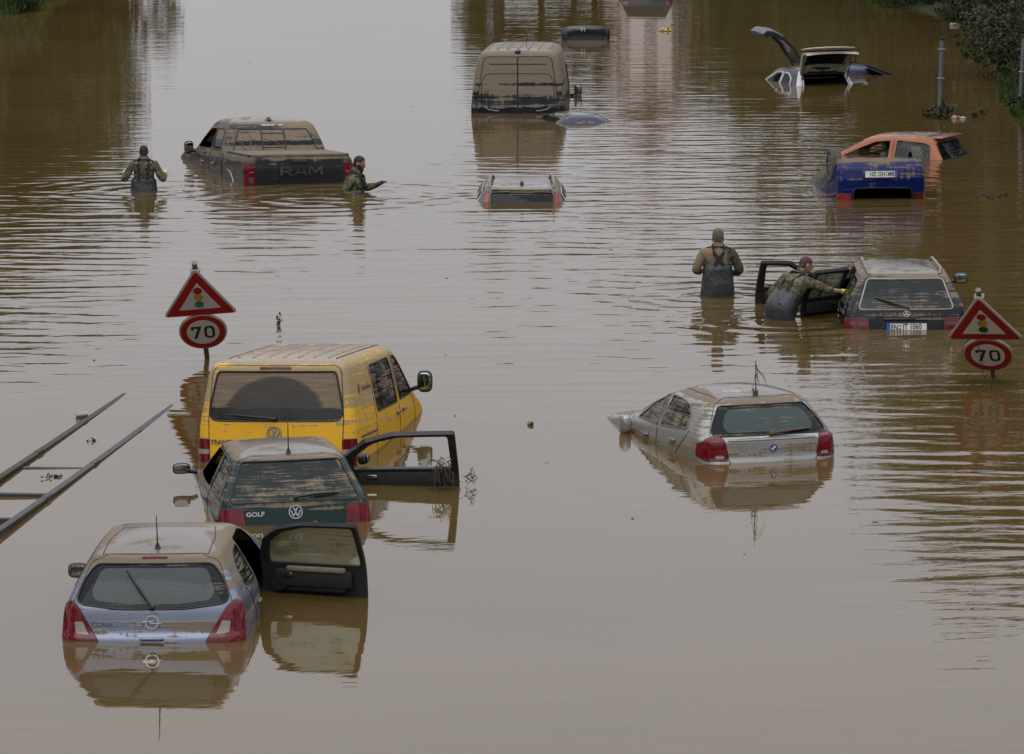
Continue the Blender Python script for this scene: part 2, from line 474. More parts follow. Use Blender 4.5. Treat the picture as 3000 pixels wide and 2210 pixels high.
# ------------------------------------------------------------ water
def water_material(rings):
    g = G('flood_water'); pos = g.n('ShaderNodeNewGeometry').outputs['Position']
    xyz = g.n('ShaderNodeSeparateXYZ', {0: pos}); X, Y = xyz.outputs[0], xyz.outputs[1]
    big = g.noise(g.scale(pos, (.05, .035, 1)), 1.0, 3, .55)
    # where the surface is ruffled: a broad belt across the middle distance and the strip along the right bank
    belt = g.math('MULTIPLY', g.mr(Y, 50, 60, 0, 1, True), g.mr(Y, 72, 95, 1, .15, True))
    east = g.math('MULTIPLY', g.mr(g.math('SUBTRACT', X, g.math('MULTIPLY', g.math('SUBTRACT', Y, 40.0), .02)), 2.6, 5.2, 0, 1, True), g.mr(Y, 38, 46, .12, 1, True))
    east = g.math('MULTIPLY', east, g.mr(Y, 84, 100, 1, .18, True))
    far = g.math('MULTIPLY', g.math('MULTIPLY', g.mr(X, -2, 1.5, 0, 1, True), g.mr(Y, 80, 90, 0, 1, True)), g.mr(X, 2.0, 5, .13, .045))
    amp = g.math('MAXIMUM', g.math('MULTIPLY', belt, .95), g.math('MAXIMUM', east, far))
    amp = g.math('MULTIPLY', amp, g.mr(big, .35, .62, .55, 1.15))
    amp = g.math('ADD', amp, .035)
    wv = g.n('ShaderNodeVectorRotate', {'Vector': pos, 'Angle': R(6)}, rotation_type='Z_AXIS').outputs[0]
    w1 = g.noise(g.scale(wv, (.42, 1.25, 1)), 1.0, 2, .45, .35)
    wv2 = g.n('ShaderNodeVectorRotate', {'Vector': pos, 'Angle': R(-9)}, rotation_type='Z_AXIS').outputs[0]
    w2 = g.noise(g.scale(wv2, (.9, 2.6, 1)), 1.0, 2, .45, .2)
    # long-crested wave trains crossing at small angles, warped and patchy
    wp = g.noise(g.scale(pos, (.16, .22, 1)), 1.0, 3, .5); pt = g.noise(g.scale(pos, (.22, .5, 1)), 1.0, 2, .5)
    wq = g.noise(g.scale(pos, (.75, 1.0, 1)), 1.0, 2, .5)
    tr = None
    for k, (ang, lam, a_) in enumerate(((5, .70, .0024), (-8, .50, .0016), (14, .36, .0009), (-3, 1.15, .0026))):
        d_ = g.math('ADD', g.math('MULTIPLY', X, sin(R(ang))), g.math('MULTIPLY', Y, cos(R(ang))))
        ph = g.math('ADD', g.math('MULTIPLY', d_, 2 * pi / lam), g.math('ADD', g.math('MULTIPLY', wp, 9.0 + 3.5 * k), g.math('MULTIPLY', wq, 3.4)))
        s_ = g.math('MULTIPLY', g.math('SINE', ph), a_)
        s_ = g.math('MULTIPLY', s_, g.mr(pt, .38, .58, .08 if k % 2 else 1.1, 1.1 if k % 2 else .08))
        tr = s_ if tr is None else g.math('ADD', tr, s_)
    h = g.math('ADD', g.math('ADD', g.math('MULTIPLY', w1, .012), g.math('MULTIPLY', w2, .010)), tr)
    h = g.math('MULTIPLY', h, amp)
    # slow swell everywhere, so that nothing mirrors quite straight
    sw = g.noise(g.scale(pos, (.5, .8, 1)), 1.0, 2, .5)
    h = g.math('ADD', h, g.math('MULTIPLY', sw, .005))
    md = g.noise(g.scale(wv2, (1.1, 3.2, 1)), 1.0, 3, .5, .3)
    h = g.math('ADD', h, g.math('MULTIPLY', g.math('MULTIPLY', md, .0026), g.mr(big, .35, .65, .5, 1.4)))
    fine = g.noise(g.scale(pos, (2.2, 7, 1)), 1.0, 2, .5)
    h = g.math('ADD', h, g.math('MULTIPLY', g.math('MULTIPLY', fine, .0011), g.math('ADD', amp, .3)))
    for (rx, ry, rad, a, k) in rings:
        dv = g.n('ShaderNodeVectorMath', {0: pos, 1: (rx, ry, 0)}, operation='SUBTRACT').outputs[0]
        dist = g.n('ShaderNodeVectorMath', {0: dv}, operation='LENGTH').outputs['Value']
        wob = g.math('ADD', dist, g.math('MULTIPLY', w2, .5))
        s_ = g.math('SINE', g.math('MULTIPLY', wob, k))
        h = g.math('ADD', h, g.math('MULTIPLY', g.math('MULTIPLY', s_, g.mr(dist, rad * .15, rad, a, 0, True)), g.mr(w1, .35, .6, .3, 1)))
    bmp = g.n('ShaderNodeBump', {'Strength': 1.0, 'Distance': 1.0, 'Height': h}).outputs[0]
    silt = g.noise(g.scale(pos, (.12, .2, 1)), 1.0, 4, .6)
    col = g.mix(g.mr(silt, .35, .65), (.080, .051, .015), (.096, .062, .021))
    return g.out(g.bsdf(Base_Color=col, Roughness=.02, IOR=1.333, Normal=bmp))

WATER_RINGS = [(-6.7, 78.2, 3.0, .007, 11), (-2.8, 77.6, 3.4, .010, 10), (3.06, 63.9, 2.6, .010, 12), (3.9, 61.2, 2.8, .011, 11), (-3.6, 76.6, 3.6, .009, 9)]
b = bmesh.new()
vs = [b.verts.new(p) for p in ((-1500, -200, 0), (1500, -200, 0), (1500, 2600, 0), (-1500, 2600, 0))]; b.faces.new(vs)
tag(obj('water', b, water_material(WATER_RINGS), smooth=False), 'brown flood water covering the road, smooth near and ruffled further off', 'water', kind='structure')

# ------------------------------------------------------------ banks
def gmat():
    g = G('bank_soil'); p = g.n('ShaderNodeNewGeometry').outputs['Position']
    a = g.noise(p, 1.3, 5, .6); c = g.mix(g.mr(a, .35, .65), (.035, .03, .016), (.03, .045, .012))
    return g.out(g.bsdf(Base_Color=c, Roughness=.95))
def bank(name, edge, sgn, y0, y1, wide, rise, label):
    b = bmesh.new(); rows = []; ny, nx = 90, 14
    for j in range(ny + 1):
        y = y0 + (y1 - y0) * j / ny; e = edge(y); row = []
        for i in range(nx + 1):
            u = i / nx; x = e + sgn * (u ** 1.6 * wide - .6)
            z = -.35 + rise * (1 - (1 - u) ** 3) + .12 * MN.noise((x * .6, y * .6, 3)) * (1 if i else 0)
            row.append(b.verts.new((x, y, z)))
        rows.append(row)
    for r0, r1 in zip(rows, rows[1:]):
        for i in range(nx): b.faces.new((r0[i], r0[i+1], r1[i+1], r1[i]) if sgn > 0 else (r0[i+1], r0[i], r1[i], r1[i+1]))
    return tag(obj(name, b, gmat(), angle=180), label, 'bank', kind='structure')
def redge(y): return pchip([40, 80, 92, 97, 106, 118, 126, 129, 140, 200, 400], [10.2, 10.6, 11.0, 11.2, 12.2, 12.6, 12.4, 10.9, 10.7, 11.5, 16], y)
def ledge(y): return pchip([40, 118, 125, 130, 160, 260, 400], [-15.6, -14.9, -14.2, -14.0, -13.8, -15, -30], y)
bank('ground', redge, 1, 40, 400, 60, 2.6, 'grassy earth bank rising out of the water on the right')
bank('ground', ledge, -1, 40, 400, 60, 2.6, 'grassy earth bank rising out of the water on the left')

# ------------------------------------------------------------ vegetation
def leafmat(name, a, b_, c_=None):
    g = G(name); oi = g.n('ShaderNodeObjectInfo').outputs['Random']; p = g.n('ShaderNodeTexCoord').outputs['Object']
    gi = g.n('ShaderNodeNewGeometry').outputs['Random Per Island']
    c = g.mix(gi, a, b_)
    c = g.mix(g.mr(g.noise(p, .7, 3, .6), .4, .65), c, c_ or [x * .55 for x in a])
    sh = g.bsdf(Base_Color=c, Roughness=.5, Specular_IOR_Level=.18)
    tl = g.n('ShaderNodeBsdfTranslucent', {0: c}).outputs[0]
    return g.out(g.n('ShaderNodeMixShader', {0: .2, 1: sh, 2: tl}).outputs[0])
LEAF_A = leafmat('leaf_dark', (.032, .050, .006), (.060, .072, .010))
LEAF_B = leafmat('leaf_olive', (.046, .066, .006), (.080, .094, .010))
LEAF_S = leafmat('shrub_leaf', (.016, .030, .006), (.070, .078, .024), (.018, .014, .007))
LEAF_G = leafmat('grass_green', (.035, .065, .010), (.065, .10, .018))
BARK = plain('bark', (.075, .055, .038), .9, var=.4, vs=6)

def leaf(b, c, n, s, up=None, lw=.55, rg=rng):
    n = n.normalized(); t = n.orthogonal().normalized(); t = Matrix.Rotation(rg.uniform(0, 6.28), 3, n) @ t; w = n.cross(t)
    a = c + t * s; d = c - t * s * .8
    b.faces.new([b.verts.new(d), b.verts.new(c + w * s * lw), b.verts.new(a), b.verts.new(c - w * s * lw)])
def rv(rg):
    while True:
        v = Vector((rg.uniform(-1, 1), rg.uniform(-1, 1), rg.uniform(-1, 1)))
        if .05 < v.length < 1: return v

def tree_meshes(seed, h, cr, base, nl, ls, col):
    rg = random.Random(seed); tb = bmesh.new(); cb = bmesh.new()
    lean = rg.uniform(-.3, .3)
    trunk = [(lean * (t ** 2), .2 * sin(t * 3 + seed), h * .86 * t) for t in [i / 7 for i in range(8)]]
    tube(tb, trunk, [.045 * h * .45 * (1 - .85 * i / 7) + .02 for i in range(8)], 8)
    cl = []
    for i in range(15):
        t = rg.uniform(base, .9); z0 = h * t * .86; an = rg.uniform(0, 6.28)
        ext = cr * (1.05 - .65 * ((t - base) / (1 - base)) ** 1.5) * rg.uniform(.55, 1.0)
        p0 = Vector((lean * t * t, 0, z0)); p1 = p0 + Vector((cos(an) * ext, sin(an) * ext, ext * rg.uniform(.15, .6)))
        mid = (p0 + p1) / 2 + Vector((0, 0, -.06 * ext)); tube(tb, [p0, mid, p1], [.012 * h * (1 - t) + .03, .03, .012], 5)
        cl.append((p1, cr * rg.uniform(.26, .5))); cl.append((mid + Vector((0, 0, .2)), cr * rg.uniform(.22, .36)))
    cl.append((Vector((lean, 0, h * .93)), cr * .3)); cl.append((Vector((lean, 0, h * .84)), cr * .42))
    tot = sum(r ** 2 for _, r in cl)
    for c, r in cl:
        for k in range(int(nl * r * r / tot)):
            d = rv(rg); q = d.length ** .45; p = c + Vector((d.x, d.y, d.z * .8)).normalized() * r * q * rg.uniform(.85, 1.12)
            leaf(cb, p, d + Vector((0, 0, .5)) + rv(rg) * .8, ls * rg.uniform(.6, 1.3), rg=rg)
    return tb, cb
def tree(name, label, loc, seed, h, cr, base=.22, nl=5200, ls=.2, col=None, rz=0, group=None):
    r = thing(name, label, 'tree', loc, (0, 0, rz), group); tb, cb = tree_meshes(seed, h, cr, base, nl, ls, col)
    obj('trunk', tb, BARK, r); obj('crown', cb, col or LEAF_A, r, smooth=False); return r
def retree(src, loc, rz, s, label, group):
    o = dup(src, loc, (0, 0, rz)); o.scale = s if isinstance(s, tuple) else (s, s, s); o['label'] = label; o['group'] = group; return o

TG = 'trees along the right bank'
TL = 'leafy tree beyond the right bank, above the top of the picture'
t1 = tree('broadleaf_tree', TL, (15.2, 99, .7), 11, 14.5, 4.2, .12, group=TG)
t2 = tree('broadleaf_tree', TL, (14.6, 131, .7), 12, 13.5, 4.0, .1, col=LEAF_B, group=TG)
t3 = tree('broadleaf_tree', TL, (15.5, 165, .7), 13, 12, 4.4, .1, group=TG)
for src, x, y, s, rz in ((t1, 19.5, 112, 1.1, 2), (t3, 16.5, 116, .95, 1), (t3, 18.5, 138, 1.15, 4), (t1, 15.5, 148, .95, 5), (t2, 18.5, 155, 1.1, 3),
                         (t2, 17.5, 182, .95, .5), (t1, 15.8, 200, .85, 2.6), (t3, 16.8, 222, 1.0, 3.4), (t2, 18, 246, 1.0, 5.2), (t3, 20.5, 272, 1.1, 1.2), (t2, 13.6, 137, 1.3, 2.0), (t1, 13.7, 124, 1.2, .9), (t3, 14.6, 236, 1.35, 1.1), (t1, 15.6, 252, 1.3, 2.2), (t2, 15.4, 268, 1.4, .4), (t3, 18, 284, 1.5, 3.0), (t1, 17.4, 300, 1.6, 5.0), (t2, 21, 262, 1.4, 2.6), (t1, 14.9, 86, .9, 4.1), (t3, 20, 95, 1.2, .4)):
    retree(src, (x, y, .6), rz, (s * 1.05, s, s * .97), TL, TG)
TG2 = 'trees along the left bank'; TL2 = 'leafy tree beyond the left bank, above the top of the picture'
l1 = tree('broadleaf_tree', TL2, (-18.6, 150, .7), 21, 10.2, 4.3, .04, nl=8500, ls=.26, col=LEAF_B, group=TG2)
for src, x, y, s, rz in ((l1, -20.5, 138, 1.0, 1), (l1, -17.8, 163, .95, 2.2), (t2, -25, 160, .7, 3), (l1, -24, 147, 1.1, 4.4), (l1, -22, 128, .95, 5), (l1, -19.5, 176, .9, .6), (t3, -29, 140, .85, 2), (l1, -26, 175, 1.1, 1.5), (l1, -17.2, 143, .95, 3.3), (l1, -19.0, 157, 1.1, .2), (t2, -23, 152, .85, 1.9), (t2, -24, 168, .9, 4.0), (l1, -22, 141, 1.15, 2.7), (t3, -31, 155, 1.0, 5.1)):
    retree(src, (x, y, .6), rz, s, TL2, TG2)
TG3 = 'tall slim trees beyond the bend'; TL3 = 'tall slim tree beyond the flooded bend, above the top of the picture'
s1 = tree('poplar_tree', TL3, (-.6, 262, .3), 31, 17.5, 2.3, .04, nl=6500, ls=.28, col=LEAF_B, group=TG3)
for x, y, s, rz in ((2.0, 268, .98, 1), (3.8, 259, .86, 2), (5.2, 280, 1.0, 3.3), (-2.4, 284, .9, 5)):
    retree(s1, (x, y, .3), rz, s, TL3, TG3)

# far wood: one mass of foliage round the horizon
b = bmesh.new(); rg = random.Random(5)
for i in range(15000):
    x = rg.uniform(-190, 190); d = abs(x) * .12
    top = 11.5 + 4.5 * MN.noise((x * .045, 1.7, 0)) + 2.5 * MN.noise((x * .17, 4, 0))
    z = top * rg.random() ** .7; leaf(b, Vector((x, 440 + d + rg.uniform(-6, 6) - z * .2, z)), rv(rg) + Vector((0, -1, .4)), rg.uniform(.7, 1.6), rg=rg)
tag(obj('far_wood', b, LEAF_A, smooth=False), 'distant belt of woodland beyond the flood', 'woodland', kind='stuff')

def shrub(name, label, loc, seed, w, h, n, ls, mat, group, rz=0):
    rg = random.Random(seed); r = thing(name, label, 'shrub', loc, (0, 0, rz), group); fb = bmesh.new(); sb = bmesh.new()
    cl = []
    for i in range(13):
        an = rg.uniform(0, 6.28); q = rg.random() ** .6; c = Vector((cos(an) * w * .5 * q, sin(an) * w * .5 * q, h * rg.uniform(.25, .8) * (1.1 - .5 * q)))
        cl.append((c, w * rg.uniform(.16, .28)))
        tube(sb, [(c.x * .15, c.y * .15, -.5), (c.x * .6, c.y * .6, c.z * .5), c], [.03, .02, .008], 5)
    for c, rr in cl:
        for k in range(n // 13):
            d = rv(rg); p = c + d.normalized() * rr * d.length ** .4
            leaf(fb, p, d + rv(rg) * .9 + Vector((0, 0, .35)), ls * rg.uniform(.55, 1.35), rg=rg)
    for k in range(26):
        an = rg.uniform(0, 6.28); e = w * rg.uniform(.42, .62); z = h * rg.uniform(.1, .95)
        p = Vector((cos(an) * e, sin(an) * e, z)); o = Vector((cos(an) * e * .5, sin(an) * e * .5, z * .6)); tube(sb, [o, p], [.012, .004], 4)
        for q in range(9): leaf(fb, o.lerp(p, rg.uniform(.4, 1)) + rv(rg) * .05, rv(rg) + Vector((0, 0, .6)), ls * rg.uniform(.7, 1.2), rg=rg)
    obj('stem', sb, BARK, r); obj('foliage', fb, mat, r, smooth=False); return r
SG = 'dark shrubs along the right bank'
SL = 'dark leafy shrub growing on the bank in the top right corner'
b1 = shrub('bank_shrub', SL, (0, 0, 0), 41, 3.0, 2.3, 5600, .052, LEAF_S, SG)
b2 = shrub('bank_shrub', SL, (0, 0, 0), 42, 2.4, 1.9, 4600, .050, LEAF_S, SG)
first = True
shr = [(b1, 13.3, 103, .2, 1.15), (b2, 12.8, 98.2, 1.2, 1.0), (b1, 14.2, 108.5, 2.1, 1.1), (b2, 13.9, 113, 3.3, 1.15), (b1, 14.4, 118, 4.0, 1.1), (b2, 13.9, 122.5, .7, 1.1), (b1, 13.6, 127, 5.1, 1.0), (b2, 12.6, 130.5, 2.9, 1.1),
       (b1, 11.9, 133.5, 1.0, .95), (b2, 13.6, 93.2, 2.2, 1.0), (b1, 16.4, 105, 3.6, 1.3), (b1, 16.5, 112, .9, 1.35), (b1, 16.8, 120, 5.5, 1.35), (b2, 15.4, 100, 4.6, 1.3), (b2, 15.5, 126, 2.4, 1.4), (b1, 14.4, 133, 3.9, 1.2), (b2, 13.4, 138, 1.8, 1.2)]
used = set()
for src, x, y, rz, s in shr:
    o = src if src.name not in used else dup(src); used.add(src.name)
    o.location = (x - .85, y, .0); o.rotation_euler = (0, 0, rz); o.scale = (s, s, s)
SG2 = 'shrubs on the left bank'
b3 = shrub('bank_shrub', 'bright green shrub overhanging the water in the top left corner', (-15.1, 125.6, -.1), 43, 2.6, 1.7, 3000, .08, LEAF_G, SG2)
for x, y, rz, s in ((-16.2, 129, 2, 1.1), (-15.6, 133.5, 4, 1.0), (-17.5, 122, 1, 1.2), (-18.5, 116, 3, 1.1), (-17.2, 108, 5, 1.2), (-19.5, 101, 2.5, 1.3), (-21, 112, .4, 1.4)):
    o = dup(b3, (x, y, .1), (0, 0, rz)); o.scale = (s, s, s); o['label'] = 'green shrub on the left bank beyond the picture edge'
# grass on the banks
b = bmesh.new(); rg = random.Random(9)
def blades(b, x, y, z, h, n):
    for k in range(n):
        an = rg.uniform(0, 6.28); l = h * rg.uniform(.6, 1.3); px, py = x + rg.uniform(-.1, .1), y + rg.uniform(-.1, .1); t = Vector((cos(an), sin(an), 0)); w = Vector((-sin(an), cos(an), 0)) * .012
        p = Vector((px, py, z)); q = p + Vector((0, 0, l * .7)) + t * l * .2; e = p + Vector((0, 0, l)) + t * l * .6
        v = [b.verts.new(c) for c in (p - w, p + w, q + w * .7, q - w * .7, e)]; b.faces.new(v[:4]); b.faces.new((v[3], v[2], v[4]))
for i in range(3000):
    y = rg.uniform(88, 140); e = redge(y); x = e + rg.uniform(-.1, 1.2) + .25 * MN.noise((y * .7, 0, 5)); blades(b, x - .12, y, -.10, .28, 6)
for i in range(350):
    y = rg.uniform(118, 135); x = ledge(y) - rg.uniform(-.2, 1.6); blades(b, x, y, -.08, .35, 5)
def bank_z(u): return -.35 + 2.6 * (1 - (1 - u) ** 3)
for sgn, edge, y0, y1, n in ((-1, ledge, 85, 185, 9000), (1, redge, 60, 150, 6000)):
    for i in range(n):
        y = rg.uniform(y0, y1); d = 14 * rg.random() ** 1.7; u = ((d + .6) / 60) ** .625; x = edge(y) + sgn * d
        z = bank_z(u) + .12 * MN.noise((x * .6, y * .6, 3)); blades(b, x, y, z - .06, .42 + .25 * MN.noise((x * .4, y * .4, 9)), 4)
tag(obj('bank_grass', b, LEAF_G, smooth=False), 'green grass fringing the flooded banks', 'grass', kind='stuff')

# ------------------------------------------------------------ the house beyond the bend (seen mirrored in the water)
hr = thing('gabled_house', 'pale pink house with red corner bands and brown gable, mirrored in the water', 'house', (9.6, 300, 0))
WALL = plain('pink_render', (.78, .64, .60), .85, var=.1, vs=1.2); REDT = plain('red_trim', (.38, .05, .045), .6, var=.15); ROOF = plain('brown_tiles', (.11, .065, .05), .8, var=.3, vs=3)
WIN = plain('dark_pane', (.03, .035, .04), .1, var=.1); WHT = plain('white_frame', (.7, .7, .68), .6)
b = bmesh.new(); w, dpt, hw, hg = 3.6, 5, 18.2, 22.6
v = [b.verts.new(p) for p in ((-w, 0, -1), (w, 0, -1), (w, 0, hw), (0, 0, hg), (-w, 0, hw), (-w, 2*dpt, -1), (w, 2*dpt, -1), (w, 2*dpt, hw), (0, 2*dpt, hg), (-w, 2*dpt, hw))]
for f in ((0, 1, 2, 3, 4), (6, 5, 9, 8, 7), (1, 6, 7, 2), (5, 0, 4, 9)): b.faces.new([v[i] for i in f])
obj('wall', b, WALL, hr, smooth=False)
for s in (-1, 1):
    b = bmesh.new(); join(b, rbox((.24, .12, hw + 1), .02, 1, (s * (w - .1), -.08, hw / 2 - .5))); obj('corner_band', b, REDT, hr)
    b = bmesh.new(); e = Vector((s * (w + .4), 0, hw - .45)); t = Vector((0, 0, hg + .12)); n = Vector((0, 0, .22))
    q = [b.verts.new(p) for p in (e + Vector((0, -.5, 0)), t + Vector((0, -.5, 0)), t + Vector((0, 2*dpt + .5, 0)), e + Vector((0, 2*dpt + .5, 0)))]
    q2 = [b.verts.new(p.co + n) for p in q]
    b.faces.new(q); b.faces.new(q2[::-1])
    for i in range(4): b.faces.new((q[i], q[(i+1) % 4], q2[(i+1) % 4], q2[i]))
    bmesh.ops.recalc_face_normals(b, faces=b.faces[:]); obj('roof', b, ROOF, hr, smooth=False)
b = bmesh.new(); join(b, prism([(-w + .3, hw - .4), (w - .3, hw - .4), (0, hg - .3)], .06), Matrix.Translation((0, -.02, 0)) @ Matrix.Rotation(R(90), 4, 'X')); obj('gable_cladding', b, ROOF, hr, smooth=False)
for zz in (3.2, 6.4, 9.6, 12.8, 16.0):
    for xx in (-1.9, 0, 1.9):
        b = bmesh.new(); join(b, rbox((1.1, .08, 1.5), .01, 1, (xx, -.05, zz))); f = obj('window', b, WHT, hr)
        b = bmesh.new(); join(b, rbox((.9, .04, 1.3), .005, 1, (xx, -.095, zz))); obj('pane', b, WIN, f)
# ------------------------------------------------------------ body shapes: (height, rear y, front y, half width)
P_CORSA = [(.15,.12,3.9,.80),(.35,.03,3.97,.84),(.55,0,3.98,.862),(.68,.02,3.95,.868),(.74,.05,3.88,.866),(.85,.075,3.6,.858),(.95,.10,3.35,.84),(1.02,.13,3.22,.815),(1.2,.26,2.84,.72),(1.34,.39,2.46,.635),(1.39,.44,2.28,.60),(1.42,.60,2.08,.55),(1.45,.85,1.75,.44),(1.475,1.15,1.55,.25),(1.48,1.3,1.4,.08)]
P_CORSA = [(a, b, c, d * 1.025) for a, b, c, d in P_CORSA]
P_GOLF = [(.15,.1,3.95,.79),(.4,.02,4.0,.83),(.55,0,4.0,.845),(.62,.02,3.97,.847),(.75,.045,3.8,.84),(.88,.07,3.35,.82),(.94,.09,3.1,.80),(1.0,.14,2.97,.775),(1.15,.27,2.66,.70),(1.30,.40,2.32,.625),(1.35,.45,2.18,.59),(1.38,.60,2.03,.54),(1.405,.85,1.75,.42),(1.42,1.15,1.55,.2),(1.423,1.3,1.4,.05)]
P_T5 = [(.2,.08,4.5,.90),(.45,0,4.62,.94),(.8,.02,4.60,.952),(.95,.03,4.52,.952),(1.05,.04,4.38,.95),(1.15,.05,4.15,.94),(1.3,.075,3.88,.915),(1.6,.13,3.48,.865),(1.72,.155,3.3,.835),(1.78,.18,3.2,.81),(1.825,.24,3.08,.76),(1.855,.4,2.95,.68),(1.88,.8,2.75,.5),(1.895,1.3,2.3,.2)]
P_BMW = [(.15,.1,4.1,.80),(.4,0,4.22,.855),(.6,.01,4.2,.872),(.72,.04,4.16,.874),(.82,.045,4.06,.868),(.895,.055,3.78,.855),(.93,.095,3.5,.845),(.965,.112,3.15,.83),(1.0,.135,2.95,.81),(1.15,.26,2.55,.725),(1.26,.37,2.22,.655),(1.32,.45,2.02,.605),(1.36,.60,1.88,.53),(1.395,.86,1.74,.41),(1.42,1.12,1.58,.24),(1.428,1.25,1.45,.08)]
P_MERC = [(.2,.1,4.7,.83),(.45,0,4.8,.88),(.62,.01,4.75,.895),(.75,.03,4.6,.897),(.85,.05,4.0,.89),(.92,.07,3.5,.875),(.98,.09,3.2,.85),(1.05,.13,3.05,.82),(1.2,.24,2.75,.74),(1.34,.35,2.45,.66),(1.40,.41,2.3,.62),(1.43,.55,2.2,.56),(1.46,.9,2.05,.42),(1.48,1.4,1.7,.15)]
P_RAM = [(.45,.05,5.7,.96),(.6,.02,5.8,1.0),(.9,0,5.8,1.03),(1.08,.0,5.75,1.035),(1.2,.01,5.5,1.03),(1.30,.02,4.9,1.0),(1.34,.04,4.5,.97),(1.36,.08,4.4,.93)]
P_RAMCAB = [(1.2,1.72,4.5,1.02),(1.32,1.75,4.42,1.0),(1.45,1.8,4.2,.97),(1.7,1.93,3.8,.88),(1.80,2.0,3.62,.84),(1.88,2.12,3.45,.79),(1.94,2.4,3.2,.66),(1.97,2.65,2.95,.4),(1.98,2.75,2.9,.1)]
P_VAN = [(.3,.05,5.8,.98),(.6,0,5.9,1.01),(1.0,.0,5.8,1.02),(1.3,.01,5.4,1.02),(1.5,.03,5.0,1.005),(1.9,.07,4.6,.965),(2.3,.12,4.3,.9),(2.45,.15,4.1,.85),(2.52,.2,4.0,.78),(2.56,.32,3.85,.66),(2.58,.7,3.5,.4),(2.585,1.5,2.8,.1)]
P_VOLVO = [(.3,.05,4.6,.90),(.7,0,4.6,.92),(.95,.05,4.0,.915),(1.02,.08,3.5,.90),(1.15,.14,3.1,.83),(1.30,.24,2.8,.745),(1.40,.32,2.5,.68),(1.43,.38,2.4,.64),(1.455,.6,2.25,.54),(1.475,1.2,1.9,.2)]
P_SEDAN = [(.2,.1,4.4,.82),(.5,0,4.5,.87),(.8,.05,4.3,.875),(.9,.12,3.9,.86),(.95,.5,3.3,.84),(1.0,.75,3.05,.81),(1.15,1.0,2.75,.74),(1.3,1.25,2.4,.66),(1.36,1.4,2.25,.61),(1.39,1.55,2.1,.52),(1.41,1.75,1.95,.3)]
P_HATCH = [(.18,.1,3.6,.78),(.4,.0,3.68,.815),(.55,0,3.68,.825),(.7,.03,3.6,.828),(.85,.06,3.35,.82),(.95,.09,3.0,.80),(1.02,.13,2.8,.775),(1.2,.25,2.4,.69),(1.36,.36,2.05,.615),(1.42,.42,1.9,.575),(1.45,.58,1.8,.51),(1.475,.85,1.65,.38),(1.49,1.15,1.45,.12)]
def pose(X, Y, zw, yaw, pitch=0, roll=0):
    """location and rotation of a vehicle sunk zw deep; yaw + = nose to the left, pitch + = nose down, roll + = right side down"""
    return (X, Y, -zw), (R(-pitch), R(roll), R(yaw))
K_CORSA = pose(-3.36, 39.7, .655, -2, .4, -.8)
K_GOLF = pose(-2.29, 45.6, .68, 9.2, 2.5, -1)
K_T5 = pose(-2.73, 49.3, .66, -10, 4.2, -1.5)
K_BMW = pose(3.06, 49.55, .64, 18, 3.25, 0)
K_MERC = pose(5.56, 60.4, .69, -.5, .6, -.5)
K_RAM = pose(-3.9, 79.3, .84, 17.5, 3.0, 1)
K_VAN = pose(.125, 93.4, 1.22, -2.7, 1.4, -.3)
K_VOLVO = pose(.175, 76.2, 1.215, 0, 0, 0)
K_BLUE = ((6.58, 76.9, .93), (R(13), R(180), R(6)))
K_ORANGE = pose(8.87, 84.2, 1.02, 64, 2)
K_WHITE = pose(7.38, 100.3, 1.05, 20, 3)
K_SEDAN = pose(-.40, 91.5, 1.255, -75)
# ------------------------------------------------------------ shared materials
RUB = plain('black_rubber', (.012, .012, .013), .55, var=.2, dirt=.1)
BLK = plain('black_plastic', (.016, .016, .017), .45, var=.3, dirt=.22)
DARK = plain('dark_trim', (.012, .0115, .011), .8, var=.3)
SEAT = plain('seat_fabric', (.035, .033, .03), .9, var=.3, dirt=.3)
CHR = plain('chrome', (.46, .47, .48), .22, 1.0, var=.05, dirt=.12)
RED = plain('red_lamp', (.13, .002, .006), .16, coat=.3, var=.35, vs=6, spec=.35, dirt=.10)
REDM = plain('muddy_red_lamp', (.13, .002, .007), .18, coat=.3, var=.35, vs=6, spec=.35, dirt=.26)
WLAMP = plain('white_lamp', (.27, .24, .21), .2, coat=.5, var=.2, dirt=.2)
WPLATE = plain('plate_white', (.62, .63, .62), .45, var=.06, dirt=.12)
PBLUE = plain('plate_blue', (.02, .08, .42), .4, var=.05)
INK = plain('black_ink', (.012, .012, .014), .5, var=.1)
MIRR = plain('mirror_glass', (.35, .38, .38), .03, 1.0, var=.03)
SILT = plain('dried_silt', MUDC, .9, var=.3, vs=9)
TYRE = plain('tyre_rubber', (.115, .104, .086), .9, var=.5, vs=30, dirt=.36, dirtc=(.19, .165, .125))
GREYM = plain('grey_metal', (.22, .23, .235), .4, .8, var=.25, vs=8, dirt=.2)
BASEM = {'rubber': RUB}

